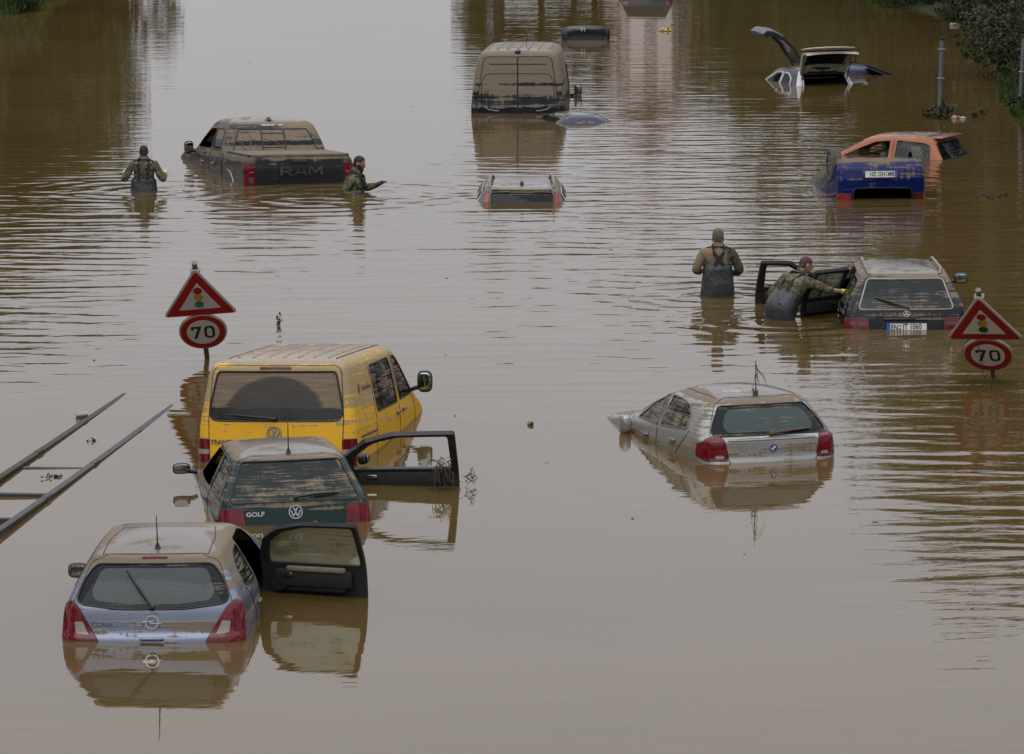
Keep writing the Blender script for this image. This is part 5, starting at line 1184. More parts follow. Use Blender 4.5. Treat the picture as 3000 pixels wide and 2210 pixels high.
# ------------------------------------------------------------ white hatchback with raised tailgate
def white():
    PW = paint('white_paint', (.62, .62, .63), .28, 0, .5, ((0, .05), (1.1, .08), (1.3, .12), (1.42, .3), (1.5, .3)), .3, wet=.9, topdry=.6, film=.05)
    RF = paint('slate_roof_paint', (.028, .033, .05), .25, .2, .8, ((0, .05), (1.5, .2)), .3, wet=.9, topdry=.6, film=.05)
    GS = glass('white_car_glass', (.12, .18, .16), ((0, .1), (1.4, .1)))
    c = Car('hatchback_car', 'white hatchback far right with its tailgate raised over a black boot', 'car', P_HATCH, *K_WHITE, {'paint': RF, 'rubber': RUB})
    CH = plain('white_window_frame', (.55, .55, .54), .4)
    for s in ('left', 'right'):
        c.pane('side_window', s, [(.62, 1.03), (.68, 1.22), (.90, 1.33), (1.17, 1.355), (1.19, 1.02)], GS, r=.05, sealm=CH, seal=.018); c.pane('side_window', s, [(1.26, 1.02), (1.24, 1.36), (1.6, 1.35), (2.35, 1.04)], GS, r=.04, sealm=CH, seal=.018)
    c.pane('windscreen', 'front', [(-.66, 1.06), (-.53, 1.38), (.53, 1.38), (.66, 1.06)], GS, r=.05)
    h = c.hole('rear', [(-.56, .6), (.56, .6), (.56, 1.05), (.50, 1.33), (.44, 1.38), (-.44, 1.38), (-.50, 1.33), (-.56, 1.05)], .04); h.free(); c.panel('rear_frame', 'rear', [(-.86, .5), (.86, .5), (.86, .8), (.60, 1.40), (-.60, 1.40), (-.86, .8)], PW, .002, .006, .03)
    b = rbox((1.16, 1.5, .9), .04, 1, (0, 1.08, .90)); bmesh.ops.delete(b, geom=[f for f in b.faces if f.normal.y < -.9], context='FACES'); bmesh.ops.reverse_faces(b, faces=b.faces[:]); obj('boot_lining', b, DARK, c.root)
    c.strip('opening_seal', 'rear', [(-.565, 1.0), (-.555, 1.05), (-.50, 1.32), (-.44, 1.375), (.44, 1.375), (.50, 1.32), (.555, 1.05), (.565, 1.0)], .014, BLK)
    # tailgate, hinged at the roof edge; built in its own space: x across, y out of the hinge along the panel, z towards the outer skin
    HG = Vector((0, .46, 1.42))
    GM = plain('gate_inner_white', (.36, .34, .30), .5, var=.3, vs=6, dirt=.3)
    g = bmesh.new(); sec = [(0, 0), (.16, .03), (.36, .07), (.52, .06), (.62, -.02), (.70, -.14)]; th = .07
    xs = [-.62, -.56, -.4, 0, .4, .56, .62]
    def wx(t): return .56 + .08 * t
    def shell(x0, x1, lo, hi, up, bm, n=8):
        P = [];
        for i in range(n + 1):
            u = x0 + (x1 - x0) * i / n; row = []
            for y, z in sec:
                if lo - 1e-6 <= y <= hi + 1e-6: row.append((u * wx(y / .7) / .6, y, z - .05 * (u / .6) ** 2 + up))
            P.append(row)
        return P
    def solid(x0, x1, lo, hi, th, bm):
        A = shell(x0, x1, lo, hi, 0, bm); B = shell(x0, x1, lo, hi, -th, bm)
        a = [[bm.verts.new(p) for p in r] for r in A]; b2 = [[bm.verts.new(p) for p in r] for r in B]; n, m = len(a), len(a[0])
        for i in range(n - 1):
            for j in range(m - 1): bm.faces.new((a[i][j], a[i+1][j], a[i+1][j+1], a[i][j+1])); bm.faces.new((b2[i][j], b2[i][j+1], b2[i+1][j+1], b2[i+1][j]))
        for i in range(n - 1):
            bm.faces.new((a[i][0], b2[i][0], b2[i+1][0], a[i+1][0])); bm.faces.new((a[i][-1], a[i+1][-1], b2[i+1][-1], b2[i][-1]))
        for j in range(m - 1):
            bm.faces.new((a[0][j], a[0][j+1], b2[0][j+1], b2[0][j])); bm.faces.new((a[-1][j], b2[-1][j], b2[-1][j+1], a[-1][j+1]))
        bmesh.ops.recalc_face_normals(bm, faces=bm.faces[:])
    solid(-.62, -.50, 0, .70, th, g); solid(.50, .62, 0, .70, th, g); solid(-.50, .50, 0, .16, th, g); solid(-.50, .50, .52, .70, th, g)
    gate = obj('tailgate', g, GM, c.root, angle=45); gate.location = HG; gate.rotation_euler = (R(48), 0, R(180))
    g = bmesh.new(); solid(-.50, .50, .16, .52, .012, g); obj('gate_window', g, GS, gate)
    g = bmesh.new(); join(g, rbox((.34, .075, .02), .008, 1, (0, .085, -.055))); [join(g, rbox((.035, .035, .02), .006, 1, (x, .085, -.055))) for x in (-.42, -.3, .3, .42)]; obj('gate_recess', g, INK, gate)
    g = bmesh.new(); join(g, ell((.12, .06, .04), 2.4, (0, .01, -.075), 12, 8)); obj('brake_light', g, RED, gate)
    SL = plain('gate_skin_silt', (.36, .29, .21), .7, var=.25)
    g = ell((1.40, .50, .10), 2.3, (0, 0, 0), 32, 10); g2 = bmesh.new(); join(g2, g, Matrix.Translation((0, .62, .02)) @ Matrix.Rotation(R(-38), 4, 'X')); obj('gate_lip', g2, SL, gate)
    for s in (-1, 1):
        b = bmesh.new(); tube(b, [(s * .56, .30, 1.15), (s * .58, .10, 1.62)], .014, 6); tube(b, [(s * .575, .16, 1.48), (s * .58, .10, 1.62)], .008, 6); obj('gas_strut', b, BLK, c.root)
    b = bmesh.new(); tube(b, [(.60, .05, 1.78), (.70, .05, 1.70), (.70, .08, 1.62), (.60, .14, 1.54)], .012, 5); obj('cable', b, BLK, c.root)
    c.strip('water_channel', 'rear', [(-.62, .98), (-.60, 1.10), (-.545, 1.36)], .010, INK); c.strip('water_channel', 'rear', [(.62, .98), (.60, 1.10), (.545, 1.36)], .010, INK)
    b = bmesh.new(); tube(b, [(-.45, .42, 1.45), (-.2, .30, 1.47), (.1, .36, 1.44), (.42, .40, 1.46)], .014, 5); tube(b, [(-.52, .40, 1.44), (-.50, .20, 1.60)], .016, 5); tube(b, [(.48, .40, 1.44), (.50, .22, 1.58)], .016, 5); obj('hinge_cable', b, BLK, c.root)
    b = rbox((.95, .25, .03), .01, 1, (.0, .75, 1.22)); obj('parcel_shelf', b, plain('shelf_grey', (.22, .22, .20), .7), c.root)
    c.finish()
white()

# ------------------------------------------------------------ drowned car behind it, only hatch, roof edge and bonnet out of the water
def hatch_behind():
    r = thing('drowned_car', 'drowned blue car behind the white one, dirty tailgate thrown up high, bonnet tip showing', 'car', (6.95, 103.6, 0), (0, 0, R(-78)))
    DK = plain('hatch_black', (.016, .017, .024), .4, var=.4, dirt=.3); CR = plain('hatch_cream', (.12, .11, .095), .6, var=.25, vs=8, dirt=.3)
    # tailgate section, seen along its length: out of the hinge and up; local -y is towards the tail
    sec = [(0, .30), (-.22, .52), (-.36, .75), (-.62, .98), (-.86, 1.10), (-1.05, 1.13), (-1.17, 1.03)]
    def sheet(x0, x1, i0, i1, t0, t1, mat, nm, par):
        b = bmesh.new(); A = []; B = []; n = 6
        for i in range(n + 1):
            x = x0 + (x1 - x0) * i / n; ra = []; rb = []
            for j in range(i0, i1 + 1):
                y, z = sec[j]; p0 = Vector(sec[max(j-1, 0)]); p1 = Vector(sec[min(j+1, len(sec)-1)]); t = (p1 - p0).normalized(); nn = Vector((t.y, -t.x))
                if nn.y < 0: nn = -nn
                k = -.05 * (x / .6) ** 2
                ra.append(b.verts.new((x, y + nn.x * (t0 + k), z + nn.y * (t0 + k)))); rb.append(b.verts.new((x, y + nn.x * (t1 + k), z + nn.y * (t1 + k))))
            A.append(ra); B.append(rb)
        m = i1 - i0 + 1
        for i in range(n):
            for j in range(m - 1): b.faces.new((A[i][j], A[i+1][j], A[i+1][j+1], A[i][j+1])); b.faces.new((B[i][j], B[i][j+1], B[i+1][j+1], B[i+1][j]))
            b.faces.new((A[i][0], B[i][0], B[i+1][0], A[i+1][0])); b.faces.new((A[i][-1], A[i+1][-1], B[i+1][-1], B[i][-1]))
        for j in range(m - 1): b.faces.new((A[0][j], A[0][j+1], B[0][j+1], B[0][j])); b.faces.new((A[-1][j], B[-1][j], B[-1][j+1], A[-1][j+1]))
        bmesh.ops.recalc_face_normals(b, faces=b.faces[:]); return obj(nm, b, mat, par, angle=60)
    gate = sheet(-.60, .60, 3, 6, -.10, 0, DK, 'tailgate', r); sheet(-.60, -.48, 0, 3, -.07, 0, DK, 'gate_pillar', gate); sheet(.48, .60, 0, 3, -.07, 0, DK, 'gate_pillar', gate)
    sheet(-.48, .48, 0, 1, -.06, 0, DK, 'gate_header', gate); sheet(-.48, .48, 1, 3, -.035, -.025, plain('milky_glass', (.30, .33, .29), .12, var=.2, dirt=.25), 'gate_window', gate)
    sheet(-.57, .57, 3, 6, 0, .02, CR, 'gate_skin', gate); sheet(-.50, .50, 5, 6, -.13, -.10, CR, 'gate_trim', gate)
    for s in (-1, 1):
        b = bmesh.new(); tube(b, [(s * .55, .02, .0), (s * .57, -.45, .75)], .016, 6); obj('gas_strut', b, BLK, r)
    b = bmesh.new(); join(b, ell((1.16, 1.7, .50), 3.2, (0, .85, -.02), 28, 12)); obj('roof', b, paint('deep_blue_paint', (.03, .04, .10), .24, .1, .9, ((0, .1), (1.5, .1)), .3, wet=1, topdry=.65), r)
    b = bmesh.new(); pts = [(-.60, 1.45, .22), (.60, 1.45, .22), (.68, 2.25, -.08), (-.68, 2.25, -.08)]; v = [b.verts.new(p) for p in pts]; w = [b.verts.new((p[0], p[1] - .02, p[2] - .06)) for p in pts]
    b.faces.new(v); b.faces.new(w[::-1]); [b.faces.new((v[i], w[i], w[(i+1) % 4], v[(i+1) % 4])) for i in range(4)]; bmesh.ops.recalc_face_normals(b, faces=b.faces[:]); ws = obj('windscreen', b, plain('blue_screen', (.055, .065, .11), .08, var=.1, coat=1), r)
    b = bmesh.new(); tube(b, [(.60, 1.43, .24), (.69, 2.26, -.07)], .025, 6); tube(b, [(-.60, 1.43, .24), (-.69, 2.26, -.07)], .025, 6); obj('screen_pillar', b, INK, ws)
    b = bmesh.new(); rg = random.Random(8)
    M = r.matrix_basis
    for k in range(16): p = M @ Vector((.62, -.45 - rg.uniform(-.05, .05), .70)); tube(b, [p, p + Vector((rg.uniform(-.05, .05), 0, -.15)), p + Vector((rg.uniform(-.06, .06), 0, -rg.uniform(.2, .4)))], [.008, .006, .003], 4)
    tag(obj('weed_tuft', b, plain('dry_weed', (.06, .05, .03), .9)), 'hanging weed tuft caught on the thrown up tailgate', 'weed')
hatch_behind()

# ------------------------------------------------------------ raised tailgate standing out of the water, and a car top at the upper edge
def lone_gate():
    r = thing('drowned_car', 'black raised tailgate of a drowned car, arching up behind the tall van', 'car', (1.95, 114.2, 0), (R(-6), 0, R(2)))
    DK = plain('gate_black', (.010, .011, .016), .3, coat=.5, var=.3, dirt=.08)
    out = [(-.60, -.5), (-.63, .10), (-.65, .25), (-.61, .335), (-.40, .385), (0, .41), (.40, .385), (.61, .335), (.65, .25), (.63, .10), (.60, -.5)]
    inn = [(-.48, -.5), (-.49, .06), (-.48, .11), (-.44, .16), (-.30, .185), (0, .20), (.30, .185), (.44, .16), (.48, .11), (.49, .06), (.48, -.5)]
    b = bmesh.new(); n = len(out); L = []
    for pts, y in ((out, .04), (out, .16), (inn, .14), (inn, .02)): L.append([b.verts.new((x, y - .12 * (x / .65) ** 2 * 0 + .10 * (x / .65) ** 2, z)) for x, z in pts])
    mid = [b.verts.new(((o[0] + i_[0]) / 2, -.03 + .10 * (o[0] / .65) ** 2, (o[1] + i_[1]) / 2)) for o, i_ in zip(out, inn)]
    for A, B in ((L[0], L[1]), (L[1], L[2]), (L[2], L[3]), (L[3], mid), (mid, L[0])):
        for i in range(n - 1): b.faces.new((A[i], A[i+1], B[i+1], B[i]))
    bmesh.ops.recalc_face_normals(b, faces=b.faces[:]); g = obj('tailgate', b, DK, r, angle=50)
    b = bmesh.new(); v = [b.verts.new((x, .08 + .1 * (x / .65) ** 2, z)) for x, z in inn]; b.faces.new(v); obj('gate_window', b, plain('murky_glass', (.05, .06, .055), .1, coat=.6), g)
    b = bmesh.new()
    for p, q in (((-.035, -.05), (-.025, .05)), ((.035, -.05), (.025, .05)), ((-.03, 0), (.03, 0))): join(b, barp(p, q, .016, .012), Matrix.Translation((-.08, -.035, .30)) @ Matrix.Rotation(R(90), 4, 'X'))
    join(b, join(bmesh.new(), barp((-.055, -.06), (-.045, .06), .01, .012), Matrix.Translation((-.08, -.035, .30)) @ Matrix.Rotation(R(90), 4, 'X'))); join(b, barp((.055, -.06), (.045, .06), .01, .012), Matrix.Translation((-.08, -.035, .30)) @ Matrix.Rotation(R(90), 4, 'X'))
    obj('badge', b, plain('pale_badge', (.5, .5, .48), .3, .5), g)
lone_gate()
def far_car():
    PT = paint('night_paint', (.010, .011, .014), .25, .1, .8, ((0, .1), (1.5, .1)), .2, wet=.6, film=.02); GS = glass('sunk_side_glass', (.02, .025, .03), ((0, .1), (1.4, .1)))
    c = Car('hatchback_car', 'black car cut by the top edge of the picture, only its lower rear showing', 'car', P_HATCH, *pose(4.0, 128.8, .95, 0), {'paint': PT, 'rubber': RUB})
    c.pane('rear_window', 'rear', [(-.54, 1.34), (.54, 1.34), (.68, 1.06), (-.68, 1.06)], GS, r=.05)
    for s in (-1, 1): c.lamp('rear', [(s * .56, 1.0), (s * .92, 1.0), (s * .92, .7), (s * .56, .7)], RED)
    c.finish()
far_car()
# ------------------------------------------------------------ people
def camo():
    g = G('camouflage_cloth'); p = g.n('ShaderNodeTexCoord').outputs['Object']
    a = g.noise(p, 9, 3, .55, .6); b_ = g.noise(g.scale(p, (1, 1, 1.2)), 12.5, 3, .55, .8); d = g.noise(p, 22, 2, .5, .4)
    c = g.mix(g.mr(a, .47, .50), (.085, .092, .045), (.150, .142, .075))
    c = g.mix(g.mr(b_, .54, .56), c, (.075, .045, .026)); c = g.mix(g.mr(d, .60, .62), c, (.012, .014, .010)); c = g.mix(g.mr(b_, .35, .33), c, (.045, .062, .028))
    fold = g.noise(g.scale(p, (6, 6, 11)), 1.0, 3, .5)
    return g.out(g.bsdf(Base_Color=c, Roughness=.9, Normal=g.n('ShaderNodeBump', {'Strength': .8, 'Distance': .03, 'Height': fold}).outputs[0]))
CAMO = camo()
def dusty():
    g = G('mud_stained_camouflage'); p = g.n('ShaderNodeTexCoord').outputs['Object']; x = g.n('ShaderNodeSeparateXYZ', {0: p}).outputs[0]
    b_ = g.noise(p, 12, 3, .55, .8); c = g.mix(g.mr(b_, .52, .54), (.055, .058, .028), (.022, .026, .014)); c = g.mix(g.mr(g.noise(p, 17, 2), .58, .6), c, (.05, .032, .018))
    m = g.mr(g.math('ADD', x, g.math('MULTIPLY', g.math('SUBTRACT', g.noise(p, 7, 3), .5), .5)), .14, .02, 0, 1, True)
    c = g.mix(m, c, (.19, .135, .085)); fold = g.noise(g.scale(p, (6, 6, 11)), 1.0, 3, .5)
    return g.out(g.bsdf(Base_Color=c, Roughness=.9, Normal=g.n('ShaderNodeBump', {'Strength': .8, 'Distance': .03, 'Height': fold}).outputs[0]))
DUSTY = dusty()
def rubber_cloth(name, col):
    g = G(name); p = g.n('ShaderNodeTexCoord').outputs['Object']; f = g.noise(g.scale(p, (7, 7, 3.5)), 1.0, 3, .55, .5)
    return g.out(g.bsdf(Base_Color=g.mix(g.mr(f, .3, .7), [c * .8 for c in col], [c * 1.2 for c in col]), Roughness=.42, Normal=g.n('ShaderNodeBump', {'Strength': .9, 'Distance': .05, 'Height': f}).outputs[0]))
WAD = rubber_cloth('wader_grey', (.030, .031, .036)); WADG = rubber_cloth('wader_green', (.026, .032, .027))
STRAP = plain('strap_webbing', (.012, .013, .014), .8); SKIN = plain('skin', (.36, .19, .135), .55, var=.12, vs=20); HAIRD = plain('hair_dark', (.014, .011, .009), .7, var=.4, vs=60); HAIRB = plain('hair_brown', (.055, .026, .018), .7, var=.4, vs=60)
GLOVEY = plain('glove_yellow', (.55, .62, .02), .6, var=.15); GLOVEK = plain('glove_grey', (.035, .034, .05), .8, var=.3); CAPM = plain('cap_knit', (.125, .095, .060), .95, var=.3, vs=35); CUFF = plain('cuff_dark', (.015, .018, .014), .8)

def skin_mesh(nodes, edges, root=0, sub=2):
    """one smooth surface round a skeleton; nodes are (point, radius x, radius y)"""
    me = bpy.data.meshes.new('sk'); me.from_pydata([tuple(n[0]) for n in nodes], edges, []); o = bpy.data.objects.new('sk', me); COL.objects.link(o)
    m = o.modifiers.new('s', 'SKIN'); m.use_smooth_shade = True; s = o.modifiers.new('u', 'SUBSURF'); s.levels = sub; s.render_levels = sub
    for i, n in enumerate(nodes):
        sv = me.skin_vertices[0].data[i]; sv.radius = (n[1], n[2]); sv.use_root = (i == root)
    dg = bpy.context.evaluated_depsgraph_get(); dg.update(); r = bpy.data.meshes.new_from_object(o.evaluated_get(dg))
    b = bmesh.new(); b.from_mesh(r); bpy.data.objects.remove(o); bpy.data.meshes.remove(me); bpy.data.meshes.remove(r); return b

def loft(rings, mi=0, cap=True):
    b = bmesh.new(); R_ = [[b.verts.new(p) for p in r] for r in rings]; n = len(R_[0])
    for a, c in zip(R_, R_[1:]):
        for k in range(n): b.faces.new((a[k], a[(k+1) % n], c[(k+1) % n], c[k])).material_index = mi
    if cap: b.faces.new(R_[0][::-1]); b.faces.new(R_[-1])
    return b
def hand(b, wrist, d, nrm, s, curl=.5):
    """palm, four fingers of different lengths and a thumb off the side of the palm"""
    d = d.normalized(); nrm = (nrm - d * nrm.dot(d)).normalized(); w = d.cross(nrm) * s
    tube(b, [wrist - d * .01, wrist + d * .03, wrist + d * .085], [.030, .036, .033], 8)
    for k, (off, L) in enumerate(((-.032, .070), (-.011, .082), (.011, .077), (.031, .060))):
        p0 = wrist + d * .08 + w * off; p1 = p0 + d * L * .45 - nrm * L * .15 * curl; p2 = p1 + d * L * .35 * (1 - curl * .6) - nrm * L * .45 * curl; p3 = p2 + d * L * .2 * (1 - curl) - nrm * L * .3 * curl
        tube(b, [p0, p1, p2, p3], [.0115, .0105, .0095, .007], 6)
    t0 = wrist + d * .025 - w * .030; tube(b, [t0, t0 - w * .028 + d * .025 - nrm * .01, t0 - w * .032 + d * .058 - nrm * .022 * (1 + curl)], [.014, .012, .009], 6)
    return b

def person(label, loc, yaw, P, jacket=None, waders=None, hair=None, hat=None, beard=None, glasses=False, gl=None, group='soldiers in waders', straps='H', sleeve=1.0, bare=None):
    """P: joints in the person's own space (x right, y forward, z up, feet at 0)"""
    V = {k: Vector(v) for k, v in P.items() if k != 'bib'}; r = thing('person', label, 'person', loc, (0, 0, R(yaw)), group)
    pel, wai, che, nek, hed = V['pelvis'], V['waist'], V['chest'], V['neck'], V['head']
    fd = V.get('face', Vector((0, 1, 0))).normalized(); up = (hed - nek).normalized()
    # body: pelvis root, spine, neck, arms, legs - one surface
    nodes = [(pel, .135, .10), (wai, .125, .09), (che, .135, .09), (nek, .062, .060), (nek + (hed - nek) * .55, .055, .058)]; ed = [(0, 1), (1, 2), (2, 3), (3, 4)]
    def add(p, a, b_, par): nodes.append((p, a, b_)); ed.append((par, len(nodes) - 1)); return len(nodes) - 1
    for s in ('l', 'r'):
        i = add(V['sh_' + s], .062, .062, 2); i = add(V['el_' + s], .043, .043, i); i = add(V['wr_' + s], .029, .029, i)
        sx = -1 if s == 'l' else 1
        i = add(pel + Vector((sx * .10, 0, -.10)), .088, .088, 0); i = add(Vector((pel.x * .5 + sx * .13, pel.y * .5 + .03, .50)), .060, .060, i); i = add(Vector((sx * .14, -.02, .10)), .042, .042, i); add(Vector((sx * .15, .14, .04)), .040, .035, i)
    b = skin_mesh(nodes, ed)
    # head
    side = fd.cross(up).normalized(); fw = up.cross(side).normalized()
    M = Matrix(((side.x, fw.x, up.x, hed.x), (side.y, fw.y, up.y, hed.y), (side.z, fw.z, up.z, hed.z), (0, 0, 0, 1)))
    hb = ell((.150, .190, .235), 2.15, (0, 0, 0), 24, 16)
    for v in hb.verts:
        z = v.co.z
        if z < 0:
            k = -z / .117; v.co.x *= 1 - .30 * k; v.co.y *= 1 - .12 * k; v.co.y += .022 * k
        if v.co.y < 0 and z < -.03: v.co.y *= 1 - .25 * min(1, (-z - .03) / .07)
    join(hb, ell((.032, .045, .055), 2, (0, .102, -.020), 10, 8)); join(hb, ell((.055, .03, .022), 2, (0, .090, -.062), 10, 6))
    for s in (-1, 1): join(hb, ell((.022, .045, .066), 2.2, (s * .078, -.012, -.012), 10, 8)); join(hb, ell((.05, .03, .016), 2, (s * .034, .086, .022), 8, 6))
    join(b, hb, M)
    for s, k in (('l', -1), ('r', 1)):
        if not gl: hand(b, V['wr_' + s], V['ha_' + s] - V['wr_' + s], Vector((0, 0, 1)), k)
    obj('body', b, SKIN, r, angle=180)
    e = bmesh.new()
    for s in (-1, 1): join(e, ell((.026, .012, .012), 2, (s * .033, .0925, .006), 8, 6), M)
    obj('eyes', e, HAIRD, r)
    if gl:
        g = bmesh.new()
        for s, k in (('l', -1), ('r', 1)):
            d = V['ha_' + s] - V['wr_' + s]; hand(g, V['wr_' + s] + d.normalized() * .005, d, Vector((0, 0, 1)), k); tube(g, [V['wr_' + s] - d.normalized() * .05, V['wr_' + s] + d.normalized() * .03], [.040, .036], 10)
            if gl is GLOVEY: pass
        obj('gloves', g, gl, r, angle=60)
    # jacket
    jn = [(pel + (wai - pel) * .3, .190, .145), (wai, .190, .140), (wai.lerp(che, .55), .205, .145), (che, .205, .140), (che.lerp(nek, .55), .140, .11), (nek + (hed - nek) * .22, .080, .085)]; je = [(0, 1), (1, 2), (2, 3), (3, 4), (4, 5)]
    for s in ('l', 'r'):
        q = sleeve if s == 'l' or not bare else bare
        n0 = len(jn); w1 = V['el_' + s].lerp(V['wr_' + s], q * .96)
        jn += [(V['sh_' + s], .096, .092), (V['sh_' + s].lerp(V['el_' + s], .5), .082, .080), (V['el_' + s], .074, .072), (w1.lerp(V['el_' + s], .45), .060, .058), (w1, .048, .046)]
        je += [(3, n0), (n0, n0 + 1), (n0 + 1, n0 + 2), (n0 + 2, n0 + 3), (n0 + 3, n0 + 4)]
    j = skin_mesh(jn, je)
    for v in j.verts: v.co += v.normal * .010 * MN.noise(v.co * 9 + Vector((loc[0], 0, 0)))
    jo = obj('jacket', j, jacket or CAMO, r, angle=180)
    c = bmesh.new(); n = 16; k0 = nek + (hed - nek) * .0; k1 = nek + (hed - nek) * .44
    for rr_, pp in ((0, 0),): 
        rings = []
        for pc, ra in ((k0, .098), (k1, .086), (k1, .070), (k0, .075)): rings.append([pc + side * (ra * cos(2*pi*i/n)) + fw * (ra * 1.02 * sin(2*pi*i/n)) + up * (.02 if i % n > n // 2 else -.004) for i in range(n)])
        join(c, loft(rings, cap=False))
    obj('collar', c, jacket or CAMO, jo, angle=60)
    # shoulder flaps
    f = bmesh.new()
    for s in ('l', 'r'):
        a, b2 = V['sh_' + s], nek; d = (a - b2); nn = Vector((0, 0, 1)); p0 = b2 + d * .52 + Vector((0, 0, .055)); p1 = a + d * .12 + Vector((0, 0, .050)); tube(f, [p0, p1], .019, 6)
    obj('shoulder_flap', f, CUFF, jo)
    # waders: a bib tube round the trunk, then straps
    wm = waders or WAD; ax = (che - pel).normalized(); lat = Vector((1, 0, 0)); lat = (lat - ax * lat.dot(ax)).normalized(); fr = ax.cross(lat) * -1
    fr = lat.cross(ax) * -1
    def rg_(c_, a, b_): return [c_ + lat * (a * math.copysign(abs(cos(t)) ** .85, cos(t))) + fr * (b_ * math.copysign(abs(sin(t)) ** .85, sin(t))) for t in [2*pi*i/28 for i in range(28)]]
    low = Vector((pel.x * .6, pel.y * .6, .55))
    topc = wai.lerp(che, P.get('bib', [.62])[0])
    w = loft([rg_(low, .24, .19), rg_(pel + Vector((0, 0, -.12)), .255, .21), rg_(pel, .250, .205), rg_(pel.lerp(wai, .5), .240, .19), rg_(wai, .230, .18), rg_(wai.lerp(topc, .5), .225, .175), rg_(topc, .218, .172), rg_(topc + ax * .004, .208, .162)], cap=False)
    for v in w.verts: v.co += Vector((v.co.x - pel.x, v.co.y - pel.y, 0)).normalized() * .016 * MN.noise(v.co * 7 + Vector((3 * loc[0], 1, 0)))
    wo = obj('waders', w, wm, r, angle=180)
    bk = -fr if fr.y > 0 else fr; ft = -bk
    def strap(pts):
        for a, b2 in zip(pts, pts[1:]): 
            t = (b2 - a).normalized(); nn = (a + b2) / 2 - (wai + ax * ((a + b2) / 2 - wai).dot(ax)); nn = (nn - t * nn.dot(t)); nn = nn.normalized() if nn.length > 1e-4 else bk; s_ = t.cross(nn) * .024
            q = [a - s_, a + s_, b2 + s_, b2 - s_]; lo = [sb.verts.new(p) for p in q]; hi = [sb.verts.new(p + nn * .010) for p in q]
            sb.faces.new(hi); sb.faces.new(lo[::-1]); [sb.faces.new((lo[i], lo[(i+1) % 4], hi[(i+1) % 4], hi[i])) for i in range(4)]
    for s in (-1, 1):
        sb = bmesh.new(); base = topc + lat * (.085 * s) + bk * .172; shd = nek.lerp(V['sh_l' if s < 0 else 'sh_r'], .50) + Vector((0, 0, .075)) + bk * .02; mid = topc.lerp(che, .75) + lat * (.075 * s) + bk * .168; up2 = che.lerp(nek, .55) + lat * (.10 * s) + bk * .125
        if straps == 'X':
            base = topc + lat * (.07 * s) + bk * .172; X = che + lat * (.012 * s) + bk * .165; up2 = che.lerp(nek, .6) + lat * (-.07 * s) + bk * .125; shd = nek.lerp(V['sh_r' if s < 0 else 'sh_l'], .40) + Vector((0, 0, .075)) + bk * .02; strap([base, X, up2, shd])
        else: strap([base, mid, up2, shd])
        strap([shd, che.lerp(nek, .5) + lat * (.10 * s if straps != 'X' else -.10 * s) + ft * .135, topc + lat * (.08 * s) + ft * .165]); obj('strap', sb, STRAP, wo, smooth=False)
    if hair:
        h = ell((.162, .200, .20), 2.15, (0, -.008, .028), 22, 14)
        bmesh.ops.delete(h, geom=[v for v in h.verts if v.co.y > .055 and v.co.z < .055 or (v.co.z < -.06) or (abs(v.co.x) > .055 and v.co.y > .0 and v.co.z < .02)], context='VERTS')
        for v in h.verts: v.co *= 1 + .02 * MN.noise(v.co * 60)
        nape = ell((.13, .09, .14), 2.2, (0, -.052, -.028), 16, 10); join(h, nape)
        for v in h.verts: v.co = M @ v.co
        obj('hair', h, hair, r, angle=180)
    if hat:
        h = ell((.172, .212, .215), 2.2, (0, -.004, .035), 24, 14); bmesh.ops.delete(h, geom=[v for v in h.verts if v.co.z < -.045], context='VERTS')
        for k in range(4): tube(h, [(.086 * cos(t), -.004 + .107 * sin(t), .0 - .015 * k + .006 * sin(3 * t + k)) for t in [2*pi*i/24 for i in range(25)]], .0065, 5, 0, False)
        for v in h.verts: v.co = M @ v.co
        obj('cap', h, hat, r, angle=180)
    if beard:
        h = ell((.128, .10, .16), 2.3, (0, .062, -.098), 18, 12)
        for v in h.verts:
            if v.co.z > -.062 and abs(v.co.x) < .036 and v.co.y > .06: v.co.y -= .03
            v.co *= 1 + .03 * MN.noise(v.co * 50)
        for s in (-1, 1): join(h, ell((.024, .075, .10), 2.2, (s * .064, .03, -.052), 10, 8))
        join(h, ell((.066, .022, .016), 2, (0, .098, -.046), 10, 6))
        for v in h.verts: v.co = M @ v.co
        obj('beard', h, beard, r, angle=180)
    if glasses:
        g = bmesh.new()
        for s in (-1, 1):
            tube(g, [(s * .034 + .026 * cos(t), .106, .008 + .019 * sin(t)) for t in [2*pi*i/16 for i in range(17)]], .0032, 5, 0, False); tube(g, [(s * .060, .104, .012), (s * .080, .05, .014), (s * .080, -.01, .008)], .0032, 5)
        tube(g, [(-.009, .108, .012), (.009, .108, .012)], .003, 5)
        for v in g.verts: v.co = M @ v.co
        obj('glasses', g, INK, r)
    return r

# wading away, elbows out, beside the pickup
person('soldier seen from behind left of the pickup, dark hair, elbows spread, yellow gloves', (-6.68, 78.35, -.97), 0, dict(
    pelvis=(0, 0, .93), waist=(0, .01, 1.10), chest=(0, .0, 1.35), neck=(0, .01, 1.50), head=(0, .045, 1.655), face=(0, 1, -.1),
    sh_l=(-.20, 0, 1.43), sh_r=(.20, 0, 1.43), el_l=(-.355, -.06, 1.16), el_r=(.355, -.06, 1.16), wr_l=(-.36, .17, 1.26), wr_r=(.37, .17, 1.26), ha_l=(-.36, .27, 1.29), ha_r=(.38, .27, 1.29), bib=(.28,)), hair=HAIRD, gl=GLOVEY)
